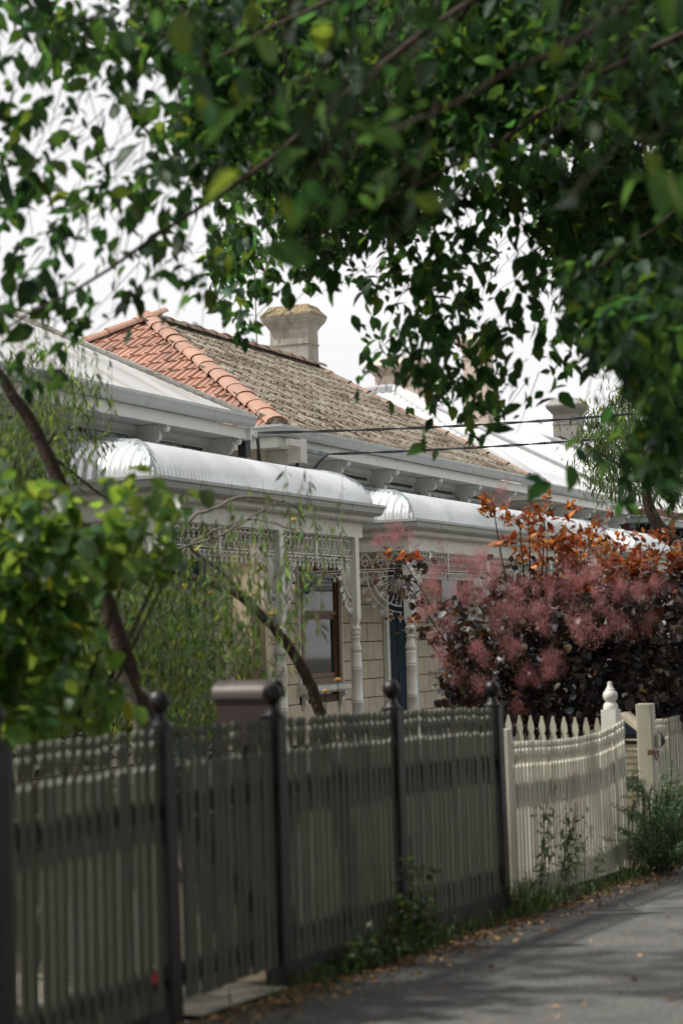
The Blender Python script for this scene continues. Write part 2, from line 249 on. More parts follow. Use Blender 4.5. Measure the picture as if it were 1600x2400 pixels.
def gz(x): return .08 - .037*x
TREE="""-109,116,508,6 -122,95,499,5 -80,113,517,6 -108,82,502,5 -116,66,496,5 -67,86,517,6 6,119,548,7 -5,99,541,7 -6,87,538,7 -76,35,504,6 94,118,578,74 124,120,589,65 215,154,627,80 112,87,579,67 395,214,701,108 179,93,603,74 291,131,649,95 212,80,612,75 365,134,676,98 372,121,675,99 328,86,654,96 275,50,629,91 371,73,666,112 376,59,665,102 308,19,635,94 466,60,697,123 283,-18,619,91 369,-4,652,102 342,-27,638,88 312,-51,623,86 450,-25,676,118 300,-82,613,81 253,-107,592,82 398,-84,647,93 555,-60,706,117 527,-82,692,121 551,-93,698,121 601,-98,715,120 336,-166,611,84 354,-175,615,77 309,-196,595,86 -117,111,494,5 -32,158,531,7 -84,110,505,6 -89,95,501,6 -111,69,489,5 11,135,542,7 -60,79,508,6 -85,52,494,6 -101,31,485,5 -98,22,485,5 41,89,543,66 39,75,540,64 208,151,611,84 234,150,619,79 264,150,629,94 115,63,564,72 413,189,686,117 122,40,562,72 255,86,615,80 247,67,609,77 324,85,638,99 482,133,700,118 356,67,645,109 286,26,615,80 454,73,679,119 430,48,667,104 433,33,665,103 382,1,642,97 392,-11,644,105 561,25,707,119 286,-71,597,74 482,-31,670,104 278,-100,589,76 257,-119,579,73 470,-80,657,99 356,-121,612,81 190,-171,547,71 564,-105,685,112 395,-154,619,98 530,-142,667,104 525,-158,662,110 -135,98,476,5 -130,90,476,5 -53,132,509,6 -62,113,502,6 -8,136,524,7 -38,104,509,6 -97,56,481,5 -63,65,494,6 -4,88,517,7 -33,59,503,6 96,119,555,63 61,87,538,65 146,119,571,79 93,78,547,73 208,122,592,76 332,168,641,96 423,194,675,110 243,95,599,80 241,80,596,91 387,128,651,116 319,83,621,95 391,97,647,118 265,32,595,85 351,51,626,107 297,16,603,82 329,13,612,88 522,64,684,123 426,15,644,105 349,-24,613,85 405,-22,631,93 342,-55,605,85 370,-61,613,101 493,-43,656,110 220,-127,553,77 549,-60,671,112 337,-125,591,88 434,-117,624,102 579,-101,674,120 295,-172,569,86 298,-185,568,71 590,-146,670,112 -117,111,474,5 -58,141,498,6 -65,123,493,6 -51,121,497,6 2,143,517,7 -17,118,507,7 15,125,518,7 -96,46,470,5 -19,79,500,6 -12,72,501,6 198,176,585,78 94,105,540,69 174,134,570,75 96,80,536,69 367,202,642,102 294,150,610,90 171,76,559,84 223,87,577,79 393,148,641,101 299,91,602,102 515,166,683,122 307,64,600,101 301,47,595,83 417,76,637,117 230,-8,564,82 449,55,643,120 466,45,647,111 427,16,630,98 286,-43,575,83 204,-82,543,78 170,-104,528,72 205,-106,539,73 543,-29,659,117 488,-59,636,104 493,-73,635,107 476,-92,627,107 286,-149,557,78 311,-156,564,74 356,-160,578,83 533,-141,637,115 450,-170,605,91 -135,98,457,5 -8,175,508,7 -110,93,464,5 -106,85,464,5 -9,136,501,7 -8,123,500,7 -84,64,467,6 -36,82,484,6 -43,66,480,6 -6,76,493,7 140,144,548,67 210,169,574,78 158,126,551,71 168,117,552,75 427,232,650,118 359,181,621,117 377,174,625,102 396,166,630,104 384,144,622,102 480,169,656,117 379,110,615,104 314,67,589,97 194,6,542,74 318,39,585,98 191,-22,537,80 485,69,641,111 368,13,596,106 552,58,660,122 304,-37,568,96 496,7,634,114 442,-25,612,102 179,-113,518,72 368,-75,582,88 482,-60,619,113 419,-90,595,101 608,-61,657,122 374,-129,575,85 441,-129,595,106 307,-169,547,71 333,-177,554,84 450,-169,591,102 -56,155,480,2 -100,112,460,1 -62,126,473,2 -122,74,447,1 -87,86,460,1 -80,79,461,6 9,122,493,9 -93,48,452,2 -4,89,485,3 -92,27,449,4 -378,-144,337,1 36,87,496,7 -246,-78,387,1 -67,19,455,24 112,116,523,67 -319,-125,358,1 32,60,490,31 149,122,535,82 -324,-135,355,1 -41,10,461,26 176,122,543,70 -358,-159,341,1 19,29,482,29 221,130,557,78 7,11,475,8 68,29,496,9 -233,-121,384,1 186,70,537,41 302,123,580,104 -361,-186,336,1 249,85,558,46 441,170,628,114 -253,-146,374,1 -4,-39,464,26 126,17,511,72 -382,-207,326,1 57,-24,484,30 204,37,537,80 -208,-143,388,1 100,-19,498,33 281,54,563,86 -203,-149,388,1 116,-24,502,34 246,26,548,88 -206,-158,385,1 73,-53,484,30 297,32,564,81 229,-8,537,41 457,76,618,105 30,-91,466,27 250,-13,543,73 245,-29,539,42 438,37,606,106 296,-25,554,46 421,15,598,114 89,-104,481,30 219,-63,526,80 186,-86,512,36 366,-32,574,94 -298,-239,345,1 211,-91,519,38 417,-31,589,97 -220,-223,371,1 315,-74,552,45 435,-41,592,114 -321,-257,336,1 91,-148,474,29 236,-109,523,78 -323,-264,334,1 237,-121,522,39 431,-72,586,99 -288,-261,345,1 164,-152,495,33 369,-102,564,87 -320,-275,334,1 373,-115,563,48 533,-78,616,120 511,-98,606,122 336,-150,546,79 510,-128,601,120 343,-175,544,85 299,-195,528,77 -90,131,456,2 -74,130,460,2 -111,93,444,2 -121,74,438,2 -17,131,476,3 -20,117,473,8 -58,81,457,6 -95,47,441,4 -67,53,450,6 -27,64,463,4 24,81,480,9 -316,-116,353,1 39,77,484,32 164,144,530,83 -301,-115,358,1 -6,40,465,28 166,131,528,76 -399,-173,321,1 13,38,471,29 168,118,527,78 -377,-168,328,1 215,127,541,16 -312,-143,350,1 29,22,473,10 74,32,487,15 -333,-167,341,1 33,1,470,29 219,86,536,78 -221,-124,379,1 155,43,512,38 372,139,588,97 -330,-179,340,1 70,-7,480,31 241,67,539,83 -322,-182,341,1 165,21,511,38 375,109,584,97 -300,-180,348,1 59,-35,472,30 182,15,515,80 -275,-177,356,1 283,41,547,47 510,130,626,117 -251,-175,363,1 50,-61,466,29 232,8,528,77 25,-82,455,27 234,-5,526,73 296,3,545,46 417,46,586,116 323,-2,552,48 530,69,622,120 218,-50,515,39 397,8,575,101 111,-97,477,31 231,-59,517,83 185,-86,500,36 405,-19,573,94 -277,-232,346,1 102,-122,471,30 250,-79,520,80 -182,-212,376,1 267,-88,523,42 492,-25,596,106 -283,-247,342,1 137,-135,479,32 252,-104,516,84 -196,-231,369,1 223,-125,505,38 444,-68,576,97 -275,-258,343,1 72,-173,454,27 199,-143,495,74 -179,-242,373,1 196,-155,492,35 349,-120,541,91 566,-85,608,114 365,-143,542,80 527,-125,591,123 342,-174,531,84 310,-193,519,75 -54,157,459,4 -65,136,453,4 -56,130,455,4 -33,133,461,4 -113,69,430,3 -59,92,448,9 -96,58,433,8 -96,47,431,23 90,158,499,65 -62,56,442,9 -56,48,442,4 -61,34,439,7 -79,13,431,8 -239,-82,373,1 -82,0,428,23 41,65,471,64 -307,-126,348,1 20,42,462,30 173,121,516,79 -338,-148,336,1 62,51,475,32 255,147,542,85 -304,-139,347,1 135,74,498,37 270,140,545,96 -366,-176,324,1 171,78,509,40 333,154,565,102 -297,-150,347,1 184,70,511,41 359,150,571,103 -357,-184,325,1 164,47,502,39 383,145,577,99 -259,-148,357,1 205,52,514,41 425,147,588,105 -328,-184,333,1 136,9,489,36 281,70,537,93 -331,-192,331,1 97,-19,474,33 244,40,523,86 -295,-184,342,1 68,-43,462,30 212,14,510,80 -260,-178,353,1 123,-33,479,34 271,23,528,88 288,15,531,46 495,90,599,115 119,-59,474,33 331,16,543,86 74,-86,458,30 198,-44,498,79 347,-8,544,50 463,31,581,123 26,-123,439,26 246,-54,509,71 29,-133,438,26 224,-74,500,71 -324,-246,325,1 217,-88,496,38 362,-46,542,98 -289,-242,335,1 360,-61,539,49 504,-21,585,121 -222,-231,355,1 189,-121,484,35 340,-80,531,92 -208,-234,358,1 75,-162,446,28 202,-129,486,75 -357,-278,311,1 67,-174,442,27 309,-115,517,73 -213,-249,355,1 200,-154,482,35 388,-110,539,92 552,-88,587,122 459,-123,557,105 508,-128,570,109 606,-124,597,120 379,-180,526,89 -108,118,429,1 -128,92,420,1 -90,107,432,1 -108,84,424,1 -60,104,439,1 -18,118,453,4 -11,110,453,7 10,111,459,4 -63,56,432,2 -10,74,448,5 -250,-71,364,1 24,81,458,7 -80,12,421,8 32,61,457,9 29,47,454,7 -274,-117,351,1 103,72,478,35 309,175,547,92 -288,-131,345,1 152,83,492,39 364,186,562,99 -337,-161,328,1 66,29,461,32 177,81,498,84 -282,-143,345,1 256,103,522,46 441,188,583,116 -359,-185,319,1 60,2,456,31 224,74,509,82 -326,-177,329,1 266,79,521,46 424,147,572,116 -235,-145,357,1 126,6,474,35 249,57,514,91 -383,-213,308,1 273,53,519,46 465,130,581,115 -297,-185,335,1 246,28,508,43 444,105,572,110 -355,-214,315,1 95,-43,459,32 249,15,507,84 95,-55,457,31 292,17,519,83 197,-31,487,38 388,37,547,99 336,4,528,49 542,74,593,122 281,-29,509,44 512,47,581,111 331,-26,523,48 535,38,586,119 144,-97,463,33 320,-44,517,87 -217,-214,352,1 285,-68,504,43 510,-3,573,109 -236,-227,345,1 285,-81,503,43 432,-40,547,108 -326,-258,317,1 250,-104,490,40 446,-52,549,102 -357,-272,307,1 104,-154,445,30 340,-94,515,79 -299,-263,323,1 344,-106,514,46 466,-76,551,116 -206,-247,350,1 332,-123,509,45 468,-91,549,113 527,-93,564,113 281,-160,490,83 417,-145,528,92 274,-186,485,81 407,-174,521,101 -110,117,418,1 -27,163,446,1 -99,102,419,1 -122,75,409,1 -56,107,431,1 -70,86,424,1 -35,96,434,3 -31,86,434,1 -9,87,440,4 24,94,449,4 -51,39,422,4 -374,-147,314,1 -78,14,412,5 -276,-101,346,1 30,60,445,9 -352,-149,320,1 36,51,446,11 -314,-136,331,1 46,44,447,31 196,119,496,82 -248,-111,351,1 -5,7,429,27 175,94,487,74 -246,-118,351,1 249,116,508,46 440,206,569,116 -268,-136,343,1 240,96,503,45 397,168,553,113 -227,-126,355,1 243,84,502,45 364,137,540,113 -359,-191,312,1 35,-21,435,29 197,49,486,77 -292,-169,332,1 268,65,506,46 478,153,571,115 -282,-172,334,1 115,-11,457,34 253,45,500,88 -334,-199,317,1 207,13,483,40 318,56,517,103 -277,-184,334,1 134,-28,459,34 350,54,525,90 102,-52,448,32 325,29,515,84 278,-2,499,45 408,44,538,112 272,-18,495,44 498,59,563,110 338,-10,513,49 535,55,572,121 154,-82,457,34 334,-25,510,89 245,-66,482,41 434,-9,537,103 -198,-209,350,1 97,-123,436,30 278,-70,489,79 -306,-246,318,1 61,-144,425,27 186,-109,461,74 -344,-263,306,1 196,-118,462,36 378,-69,515,93 -200,-231,346,1 140,-144,444,32 352,-90,505,84 -200,-239,345,1 113,-162,435,30 303,-116,489,79 -178,-241,351,1 145,-165,443,32 263,-138,476,83 332,-135,494,90 392,-136,509,95 554,-117,552,106 622,-120,569,121 337,-186,488,86 -39,168,432,7 -70,134,420,6 -57,130,423,6 -107,85,405,5 -97,80,407,5 -67,88,415,5 -43,91,421,5 3,107,434,1 -44,67,418,3 -56,48,412,1 29,84,437,3 2,57,427,7 15,53,430,10 27,46,432,30 187,129,482,80 50,46,437,31 169,106,474,83 178,96,475,41 370,190,534,104 -232,-112,348,1 259,121,498,47 424,199,549,118 -221,-115,350,1 135,49,458,37 253,103,494,95 -293,-155,327,1 104,22,447,34 282,101,501,89 -361,-191,306,1 183,44,469,40 351,116,520,101 -317,-179,318,1 50,-25,428,29 180,29,466,79 -271,-167,331,1 100,-17,441,33 257,47,487,86 -297,-185,322,1 56,-46,426,29 246,29,482,78 -331,-204,311,1 103,-39,438,32 266,22,486,85 235,-3,475,42 351,40,509,106 233,-17,473,41 351,25,507,104 309,-4,493,47 444,42,532,117 293,-24,486,45 410,15,520,113 189,-71,455,37 334,-25,496,95 287,-53,481,44 496,11,540,110 -356,-255,298,1 76,-128,420,28 281,-68,477,76 -292,-242,315,1 178,-110,447,35 336,-66,491,91 -251,-237,326,1 165,-126,442,34 329,-82,487,88 -269,-249,320,1 90,-157,419,28 329,-95,485,76 -218,-243,333,1 310,-113,478,44 544,-56,542,110 -285,-265,314,1 206,-151,448,36 423,-100,507,92 229,-157,453,75 493,-114,522,102 312,-165,472,73 239,-191,450,72 453,-165,506,109 -81,138,408,6 -65,137,412,6 3,171,432,7 0,156,429,7 -116,68,391,5 -97,69,395,7 -57,83,406,6 1,106,423,4 4,95,422,3 -24,67,412,3 30,86,427,4 21,68,422,5 33,62,424,9 3,35,414,28 138,104,454,76 197,120,470,43 385,214,526,108 263,138,487,48 389,199,524,119 -335,-160,310,1 -14,-8,404,26 122,56,444,71 -383,-189,295,1 104,35,437,34 282,117,489,89 -343,-177,306,1 121,30,440,35 241,83,475,91 -371,-196,297,1 172,39,453,39 382,130,514,99 -224,-140,338,1 83,-11,426,32 206,40,461,84 -243,-155,332,1 123,-7,436,34 295,63,485,89 -221,-154,337,1 146,-10,441,36 276,41,478,92 -286,-187,318,1 281,29,477,46 426,84,518,115 124,-43,431,15 105,-62,425,11 226,-33,456,14 167,-65,439,16 198,-67,445,17 246,-65,457,18 321,-56,475,21 138,-121,424,15 275,-96,459,19 177,-134,432,16 -281,-258,310,1 307,-114,464,20 -282,-265,308,1 266,-136,452,40 491,-84,511,102 373,-125,478,87 507,-110,511,100 414,-144,485,91 417,-157,484,95 597,-139,528,115 -36,171,412,3 -13,174,417,3 -92,106,391,2 3,158,419,3 -92,84,389,2 -102,66,384,4 -44,91,400,5 -86,54,386,2 -69,53,390,2 -17,71,403,5 -76,26,385,5 -38,36,394,9 -38,25,393,9 47,58,416,11 -5,19,400,27 160,102,446,74 120,69,433,36 246,130,469,93 -330,-158,305,1 87,40,422,33 236,110,464,87 -293,-147,315,1 158,60,440,38 320,134,486,98 -281,-149,317,1 126,33,430,35 291,106,476,92 -270,-152,319,1 31,-21,402,28 187,46,445,76 -363,-198,293,1 266,66,465,46 440,139,513,115 -269,-166,318,1 95,-18,417,32 302,66,473,85 -277,-176,314,1 212,16,447,41 433,103,507,103 -197,-153,335,1 80,-47,410,31 243,15,454,81 216,-9,445,14 57,-79,401,13 29,-99,392,12 75,-95,403,13 207,-64,435,17 111,-106,409,14 -233,-218,319,1 300,-62,456,20 341,-64,465,21 354,-74,466,22 -251,-244,312,1 337,-92,460,21 153,-151,412,15 304,-127,449,19 129,-179,404,14 318,-150,449,19 99,-206,393,13 415,-157,469,23 381,-177,459,21 -89,133,385,9 -45,151,397,10 -64,126,390,10 -102,89,377,8 2,145,406,11 -47,101,390,6 22,132,409,11 -26,90,393,2 28,110,407,7 -10,76,395,10 -88,20,372,5 -92,7,369,8 50,72,407,11 9,38,394,10 358,202,488,16 376,194,490,16 255,120,456,21 -382,-188,284,1 337,143,476,53 507,221,521,131 -290,-153,308,1 419,164,496,61 619,253,549,147 -313,-170,301,1 191,48,434,40 359,121,478,102 -233,-143,321,1 329,93,468,51 496,163,512,126 -290,-174,306,1 338,81,468,51 527,158,518,127 -310,-189,300,1 347,70,469,52 491,126,506,128 -315,-197,297,1 431,87,489,59 628,161,539,143 273,12,446,16 478,71,497,22 267,-17,442,15 330,-10,456,22 321,-27,452,47 542,43,507,117 430,-8,477,20 -218,-213,316,1 301,-61,443,20 -329,-252,288,1 359,-58,456,49 489,-21,487,121 -234,-232,310,1 444,-49,475,55 661,9,527,135 -266,-247,301,1 263,-111,429,40 397,-76,462,103 -312,-265,290,1 412,-87,463,52 558,-51,498,127 -322,-273,286,1 415,-100,462,51 633,-49,514,127 518,-91,485,107 557,-98,492,112 663,-93,515,127 727,-97,528,149 643,-129,507,121 -81,138,378,9 -7,178,397,11 -116,91,365,8 -62,115,379,9 -34,122,385,10 -8,126,391,7 -45,91,379,4 16,116,394,5 -62,57,372,2 -50,53,374,3 -69,31,367,7 -66,22,367,7 -20,35,377,8 18,43,386,8 200,123,432,7 284,149,452,17 275,130,447,17 -247,-126,313,1 296,125,451,50 431,187,485,123 -386,-196,277,1 410,160,478,60 536,217,510,145 -292,-161,300,1 346,116,460,53 516,190,503,131 -323,-181,292,1 348,101,459,53 536,180,505,130 -277,-169,302,1 292,63,443,47 486,142,491,118 -242,-162,310,1 273,41,437,45 482,123,488,114 -368,-218,278,1 467,101,482,62 629,162,522,150 243,2,426,11 249,-9,426,9 340,8,446,22 432,24,466,26 253,-48,422,15 449,-2,466,57 667,65,518,139 -220,-214,308,1 504,-1,477,62 644,41,510,149 438,-35,460,25 -208,-225,309,1 316,-83,430,45 473,-41,467,112 -188,-227,313,1 485,-53,468,58 651,-10,506,142 -198,-237,310,1 286,-117,420,42 422,-84,451,105 -183,-240,312,1 286,-130,419,41 434,-95,452,105 543,-85,475,111 445,-121,451,108 543,-116,472,111 573,-126,476,129 526,-149,464,112 -4,194,388,11 -99,114,361,9 3,172,387,11 -23,141,379,10 -27,127,376,10 13,140,385,7 -51,87,367,1 -60,70,364,1 -43,69,367,5 2,83,377,4 19,80,380,3 -4,56,373,3 23,58,378,8 10,39,373,4 356,201,457,26 188,103,414,19 382,181,460,16 -276,-139,299,1 252,105,426,21 -283,-150,296,1 228,79,419,20 -357,-189,278,1 231,66,418,20 274,71,427,21 -343,-195,280,1 251,47,420,20 -245,-163,302,1 356,74,442,52 489,126,474,129 -342,-207,279,1 421,84,456,26 224,-5,409,11 423,53,453,12 231,-29,407,8 419,20,448,9 277,-40,415,7 308,-44,420,21 256,-73,407,41 471,-10,455,104 339,-63,424,47 570,3,475,117 438,-50,444,25 406,-73,435,51 580,-28,473,127 411,-86,435,51 601,-39,476,127 536,-71,460,62 681,-36,491,149 554,-82,462,107 664,-74,484,133 526,-119,453,122 561,-127,458,110 556,-143,455,112 -68,148,361,3 -106,110,350,2 -117,90,346,2 -112,83,346,2 -21,131,367,3 -81,80,351,6 -40,94,360,3 -27,90,362,4 2,96,367,7 -77,38,347,3 -36,50,356,2 14,66,366,4 6,49,363,6 -17,26,356,10 320,184,434,24 365,190,442,26 395,188,447,12 307,131,426,14 197,66,399,19 210,58,400,41 397,139,443,105 365,109,434,11 306,70,419,17 381,85,434,25 254,21,404,15 309,27,414,13 310,13,413,13 419,36,435,20 486,43,448,13 296,-34,406,12 252,-61,395,19 334,-50,411,47 556,16,457,117 519,-11,448,62 642,24,473,150 335,-77,408,46 510,-29,444,115 503,-47,441,60 690,2,480,145 372,-95,413,48 612,-35,462,120 468,-86,430,56 699,-31,478,136 739,-40,484,140 683,-69,471,133 623,-98,457,124 794,-82,489,147 755,-107,479,145 -67,149,351,3 -73,133,348,2 -72,121,347,2 7,162,364,3 -27,127,355,3 -5,129,359,9 -19,108,354,5 -92,51,336,3 -40,71,347,6 -50,54,344,2 40,93,363,9 5,61,354,5 -36,28,343,6 -11,29,347,8 388,218,434,60 555,302,471,145 344,180,423,25 258,123,402,7 280,118,406,17 378,147,425,20 229,67,392,15 365,110,419,6 416,115,428,16 464,118,437,28 341,54,409,23 371,50,414,24 483,75,435,17 432,42,423,16 460,35,427,6 368,-10,407,14 262,-57,384,11 466,-10,423,26 261,-84,381,41 465,-26,421,103 323,-80,392,45 540,-21,435,113 430,-65,411,53 610,-18,447,131 388,-90,402,49 543,-52,432,122 546,-67,431,63 734,-22,467,151 674,-54,454,148 411,-127,402,100 609,-101,438,114 498,-138,415,105 694,-117,450,143 -93,131,334,4 -99,115,332,4 -116,91,327,4 -42,130,342,5 -41,118,341,5 -83,79,331,9 -32,99,341,6 -36,85,339,5 -6,91,344,5 -64,46,330,1 -62,36,330,1 32,76,349,4 10,52,343,7 24,48,344,7 243,146,389,21 312,165,402,24 263,126,390,5 349,151,406,15 430,171,421,10 308,101,395,3 305,85,392,5 378,100,405,11 327,64,394,17 297,38,386,21 206,-10,367,18 434,58,410,26 353,15,393,8 455,34,411,6 317,-26,383,5 477,9,412,12 461,-11,407,26 95,-130,338,29 216,-96,360,78 100,-140,338,29 306,-84,376,78 21,-171,322,24 160,-135,348,67 72,-168,330,27 288,-115,370,73 45,-185,324,25 282,-129,367,69 311,-135,371,77 190,-174,348,66 322,-158,371,75 189,-197,346,68 341,-180,371,80 -89,134,325,3 -15,174,340,4 -98,104,321,3 -94,96,321,3 -38,120,332,4 -47,102,328,10 -5,117,336,5 -103,45,315,3 27,111,340,5 -58,49,322,1 -20,48,327,2 -82,3,314,2 -29,20,323,1 286,168,384,14 410,213,406,28 213,102,367,3 201,83,363,3 424,119,399,2 446,112,402,13 334,52,380,23 345,42,380,23 452,65,398,16 340,11,377,8 343,-3,376,8 343,-17,374,5 294,-46,364,12 309,-56,366,20 -41,-169,303,21 132,-119,333,60 118,-134,330,30 250,-99,353,80 122,-144,330,30 359,-83,370,80 -8,-188,306,22 215,-132,344,62 89,-174,322,28 324,-118,362,75 213,-157,342,65 260,-158,349,71 323,-157,358,77 275,-179,349,79 178,-209,332,65 -12,189,331,3 -14,175,329,3 -3,169,330,3 -67,114,317,2 -1,145,328,3 15,142,330,11 -3,118,326,8 12,115,327,5 -6,92,323,2 -95,28,305,1 240,145,361,10 226,124,357,9 332,82,368,6 347,73,369,14 451,98,386,27 274,16,354,20 480,76,388,22 254,-19,348,11 438,29,378,12 311,-27,355,12 386,-17,366,18 408,-26,369,24 58,-140,310,12 0,-166,300,23 128,-131,321,64 4,-175,300,23 143,-139,322,64 69,-168,309,27 245,-124,337,72 -16,-199,295,22 129,-164,318,61 185,-162,326,68 239,-162,333,72 217,-179,329,71 257,-182,334,64 132,-217,313,60 -41,169,314,5 -59,143,310,5 -81,116,305,4 -53,123,309,5 -96,83,300,4 -48,103,308,5 -30,102,310,5 24,123,319,2 356,92,358,8 352,75,356,11 208,5,332,11 343,42,352,23 365,35,354,23 399,32,358,19 305,-14,342,5 490,31,369,2 429,-4,359,4 439,-16,359,12 131,-119,311,14 124,-132,309,31 307,-82,337,81 -42,-186,283,21 83,-154,302,58 29,-178,293,24 271,-117,329,67 67,-179,298,26 260,-133,326,71 293,-137,330,71 207,-169,316,66 127,-196,304,60 267,-180,323,77 348,-177,333,83 3,200,312,3 -92,120,294,2 -74,121,296,2 -99,93,291,2 -94,85,291,2 -55,98,296,5 -1,120,304,4 368,98,345,11 254,37,327,12 216,8,320,18 224,-2,320,18 300,12,330,21 367,22,339,23 217,-43,316,8 252,-45,320,4 417,-7,342,11 299,-57,325,1 104,-126,296,1 95,-139,294,2 122,-143,297,11 24,-179,283,24 168,-143,302,66 43,-184,285,25 232,-139,310,68 158,-168,299,62 340,-139,323,77 194,-182,302,65 263,-180,310,69 313,-183,316,78 -100,127,284,2 -62,142,289,3 -95,107,283,2 -70,112,286,2 -65,104,286,2 309,74,323,3 287,51,319,3 245,20,312,9 436,78,336,26 357,33,325,23 319,6,319,17 396,17,328,19 251,-45,307,3 312,-39,314,5 335,-46,316,2 114,-123,287,2 34,-166,275,4 110,-157,284,13 95,-171,281,28 259,-132,302,75 105,-179,281,60 204,-168,293,63 276,-165,301,69 241,-184,295,63 191,-205,289,63 445,98,324,2 221,-2,295,6 449,67,322,16 246,-20,296,11 467,41,322,9 376,-4,310,2 9,-172,262,3 77,-165,269,10 128,-163,274,30 274,-128,291,80 262,-143,289,78 213,-166,282,64 309,-158,292,71 274,-177,287,64 312,-182,290,81 299,13,290,1 103,-136,263,3 -29,-182,249,6 110,-156,262,13 -19,-198,249,21 149,-157,266,60 309,-132,281,77 241,-159,273,70 203,-179,269,70 210,-189,269,69 183,-205,265,66 -43,-176,239,3 67,-156,249,7 143,-147,255,14 -34,-201,238,9 -22,-207,239,10 84,-193,247,12 164,-187,254,14 13,-227,240,10 2,-238,238,10 32,-145,237,4 -34,-173,231,3 42,-162,236,4 90,-160,240,8 111,-165,241,10 -13,-205,230,8 87,-192,238,9 134,-192,241,10 -4,-230,229,7 153,-210,241,11 80,-152,229,3 152,-144,234,7 -33,-200,220,2 152,-166,232,3 -13,-213,221,2 75,-204,226,3 -10,-231,220,2 147,-211,230,3"""
SHRUB="""-106,79,231,18 -113,74,221,18 -143,54,211,16 -101,81,202,18 -118,70,193,18 -84,93,185,19 -121,70,172,17 -129,65,163,17 -127,65,154,17 -74,102,143,20 -129,66,135,17 -133,52,230,17 -73,90,225,20 -66,94,214,20 -134,50,200,17 -109,70,192,18 -121,59,182,17 -108,69,174,18 -96,76,163,18 -106,70,152,18 -123,60,144,17 -91,82,135,19 -79,76,234,19 -130,45,219,17 -101,64,213,18 -87,71,203,19 -98,65,193,18 -72,84,184,20 -88,74,175,19 -83,75,163,19 -63,89,152,20 -61,88,143,20 -129,46,137,17 -130,34,209,17 -77,68,202,20 -110,35,210,18 -100,41,200,19 -70,45,214,20 -60,53,203,21 -78,65,192,16 -90,58,183,15 -115,44,174,14 -123,39,164,14 -132,34,155,13 -54,83,144,17 -52,82,137,17 -89,37,239,5 -120,18,230,5 -67,39,240,6 -54,47,233,6 -58,34,240,6 -117,1,227,5 -47,27,241,6 -54,23,231,6 -98,26,221,7 -78,28,222,8 -85,12,222,7 -128,20,214,11 -130,19,205,11 -73,43,217,13 -45,57,209,13 -50,42,216,13 -85,23,204,12 -78,16,215,12 -57,27,208,13 -35,51,199,2 -89,10,197,2 -98,56,171,8 -88,61,164,8 -102,41,169,7 -48,71,161,9 -87,50,148,8 -107,35,141,8 -74,46,149,8 -60,55,137,9 -74,36,149,8 -102,21,140,8 -101,50,230,7 -100,50,222,7 -135,103,240,13 -116,115,234,13 -150,91,221,12 -148,93,213,12 -159,87,204,12 -125,111,194,13 -154,90,187,12 -126,111,177,13 -141,100,166,12 -81,143,157,15 -135,102,150,13 -113,120,139,13 -77,145,129,15 -148,82,240,12 -124,98,232,13 -73,135,227,15 -148,83,212,12 -95,120,205,14 -115,106,196,13 -92,123,187,14 -98,118,178,14 -98,120,166,14 -69,138,157,15 -122,102,148,13 -133,94,140,13 -120,105,129,13 -125,87,241,13 -80,118,235,15 -74,121,227,15 -79,118,217,15 -128,85,202,13 -145,73,193,12 -113,97,186,13 -130,84,175,13 -128,86,166,13 -127,86,157,13 -143,77,149,12 -132,84,140,12 -68,129,127,15 -74,112,246,15 -73,111,235,15 -143,64,221,12 -122,79,213,13 -76,109,205,15 -128,75,194,13 -77,109,187,14 -113,85,175,13 -127,77,166,13 -138,69,157,12 -128,77,147,13 -75,111,136,14 -76,112,126,14"""
WILLOW="""390,398,366,81 161,252,318,53 346,374,332,75 383,377,364,79 335,345,343,73 200,259,310,57 266,282,345,64 334,325,343,72 296,301,322,67 241,251,340,60 230,242,327,59 212,232,313,57 248,306,306,110 299,341,293,120 399,389,325,141 341,354,298,128 173,230,294,93 315,316,295,121 409,359,323,141 173,215,279,92 236,320,295,210 205,298,276,197 300,365,274,235 168,258,285,181 324,362,289,243 276,332,271,223 173,247,285,182 388,386,292,268 173,249,259,181 343,257,192,162 366,270,176,168 221,190,164,130 379,278,150,172 205,181,137,125 408,299,116,180 341,243,191,160 262,198,178,139 377,261,161,170 366,254,150,166 220,177,137,128 326,234,120,155 274,190,191,141 333,218,178,156 412,262,162,178 359,234,146,163 216,159,137,126 276,190,122,140 382,229,172,78 242,158,162,61 416,252,145,82 440,264,131,85 386,220,171,78 288,169,160,66 368,212,145,75 355,206,133,74 224,124,173,58 353,187,159,73 277,151,146,64 364,197,134,74 260,220,207,61 382,288,191,76 212,177,202,55 428,300,192,81 259,187,205,60 428,280,193,80 393,239,210,75 465,278,191,84 217,133,202,54 228,141,188,55 479,248,210,84 281,151,187,60 217,109,241,16 260,129,235,17 362,161,250,20 423,186,240,22 392,156,250,21 360,143,238,20 306,140,219,27 382,171,212,31 286,130,196,26 268,102,218,25 242,92,204,24 241,90,192,24 376,183,182,37 231,114,163,29 267,120,180,30 401,183,162,38 362,343,209,93 380,354,194,96 322,315,176,86 293,284,208,82 384,334,193,95 247,257,173,75 284,257,206,79 305,270,192,82 243,234,171,73 429,322,211,100 250,224,190,74 333,271,175,85 366,326,160,58 290,278,145,50 420,358,128,63 379,333,118,59 185,201,158,41 254,239,146,47 387,318,131,59 406,331,115,61 202,198,158,42 217,205,149,43 428,324,127,62 436,331,115,63 268,194,237,17 384,258,225,21 337,217,241,19 246,167,218,16 292,174,238,17 361,213,225,19 377,201,241,20 417,222,226,21 254,97,245,19 381,156,239,23 447,186,225,26"""
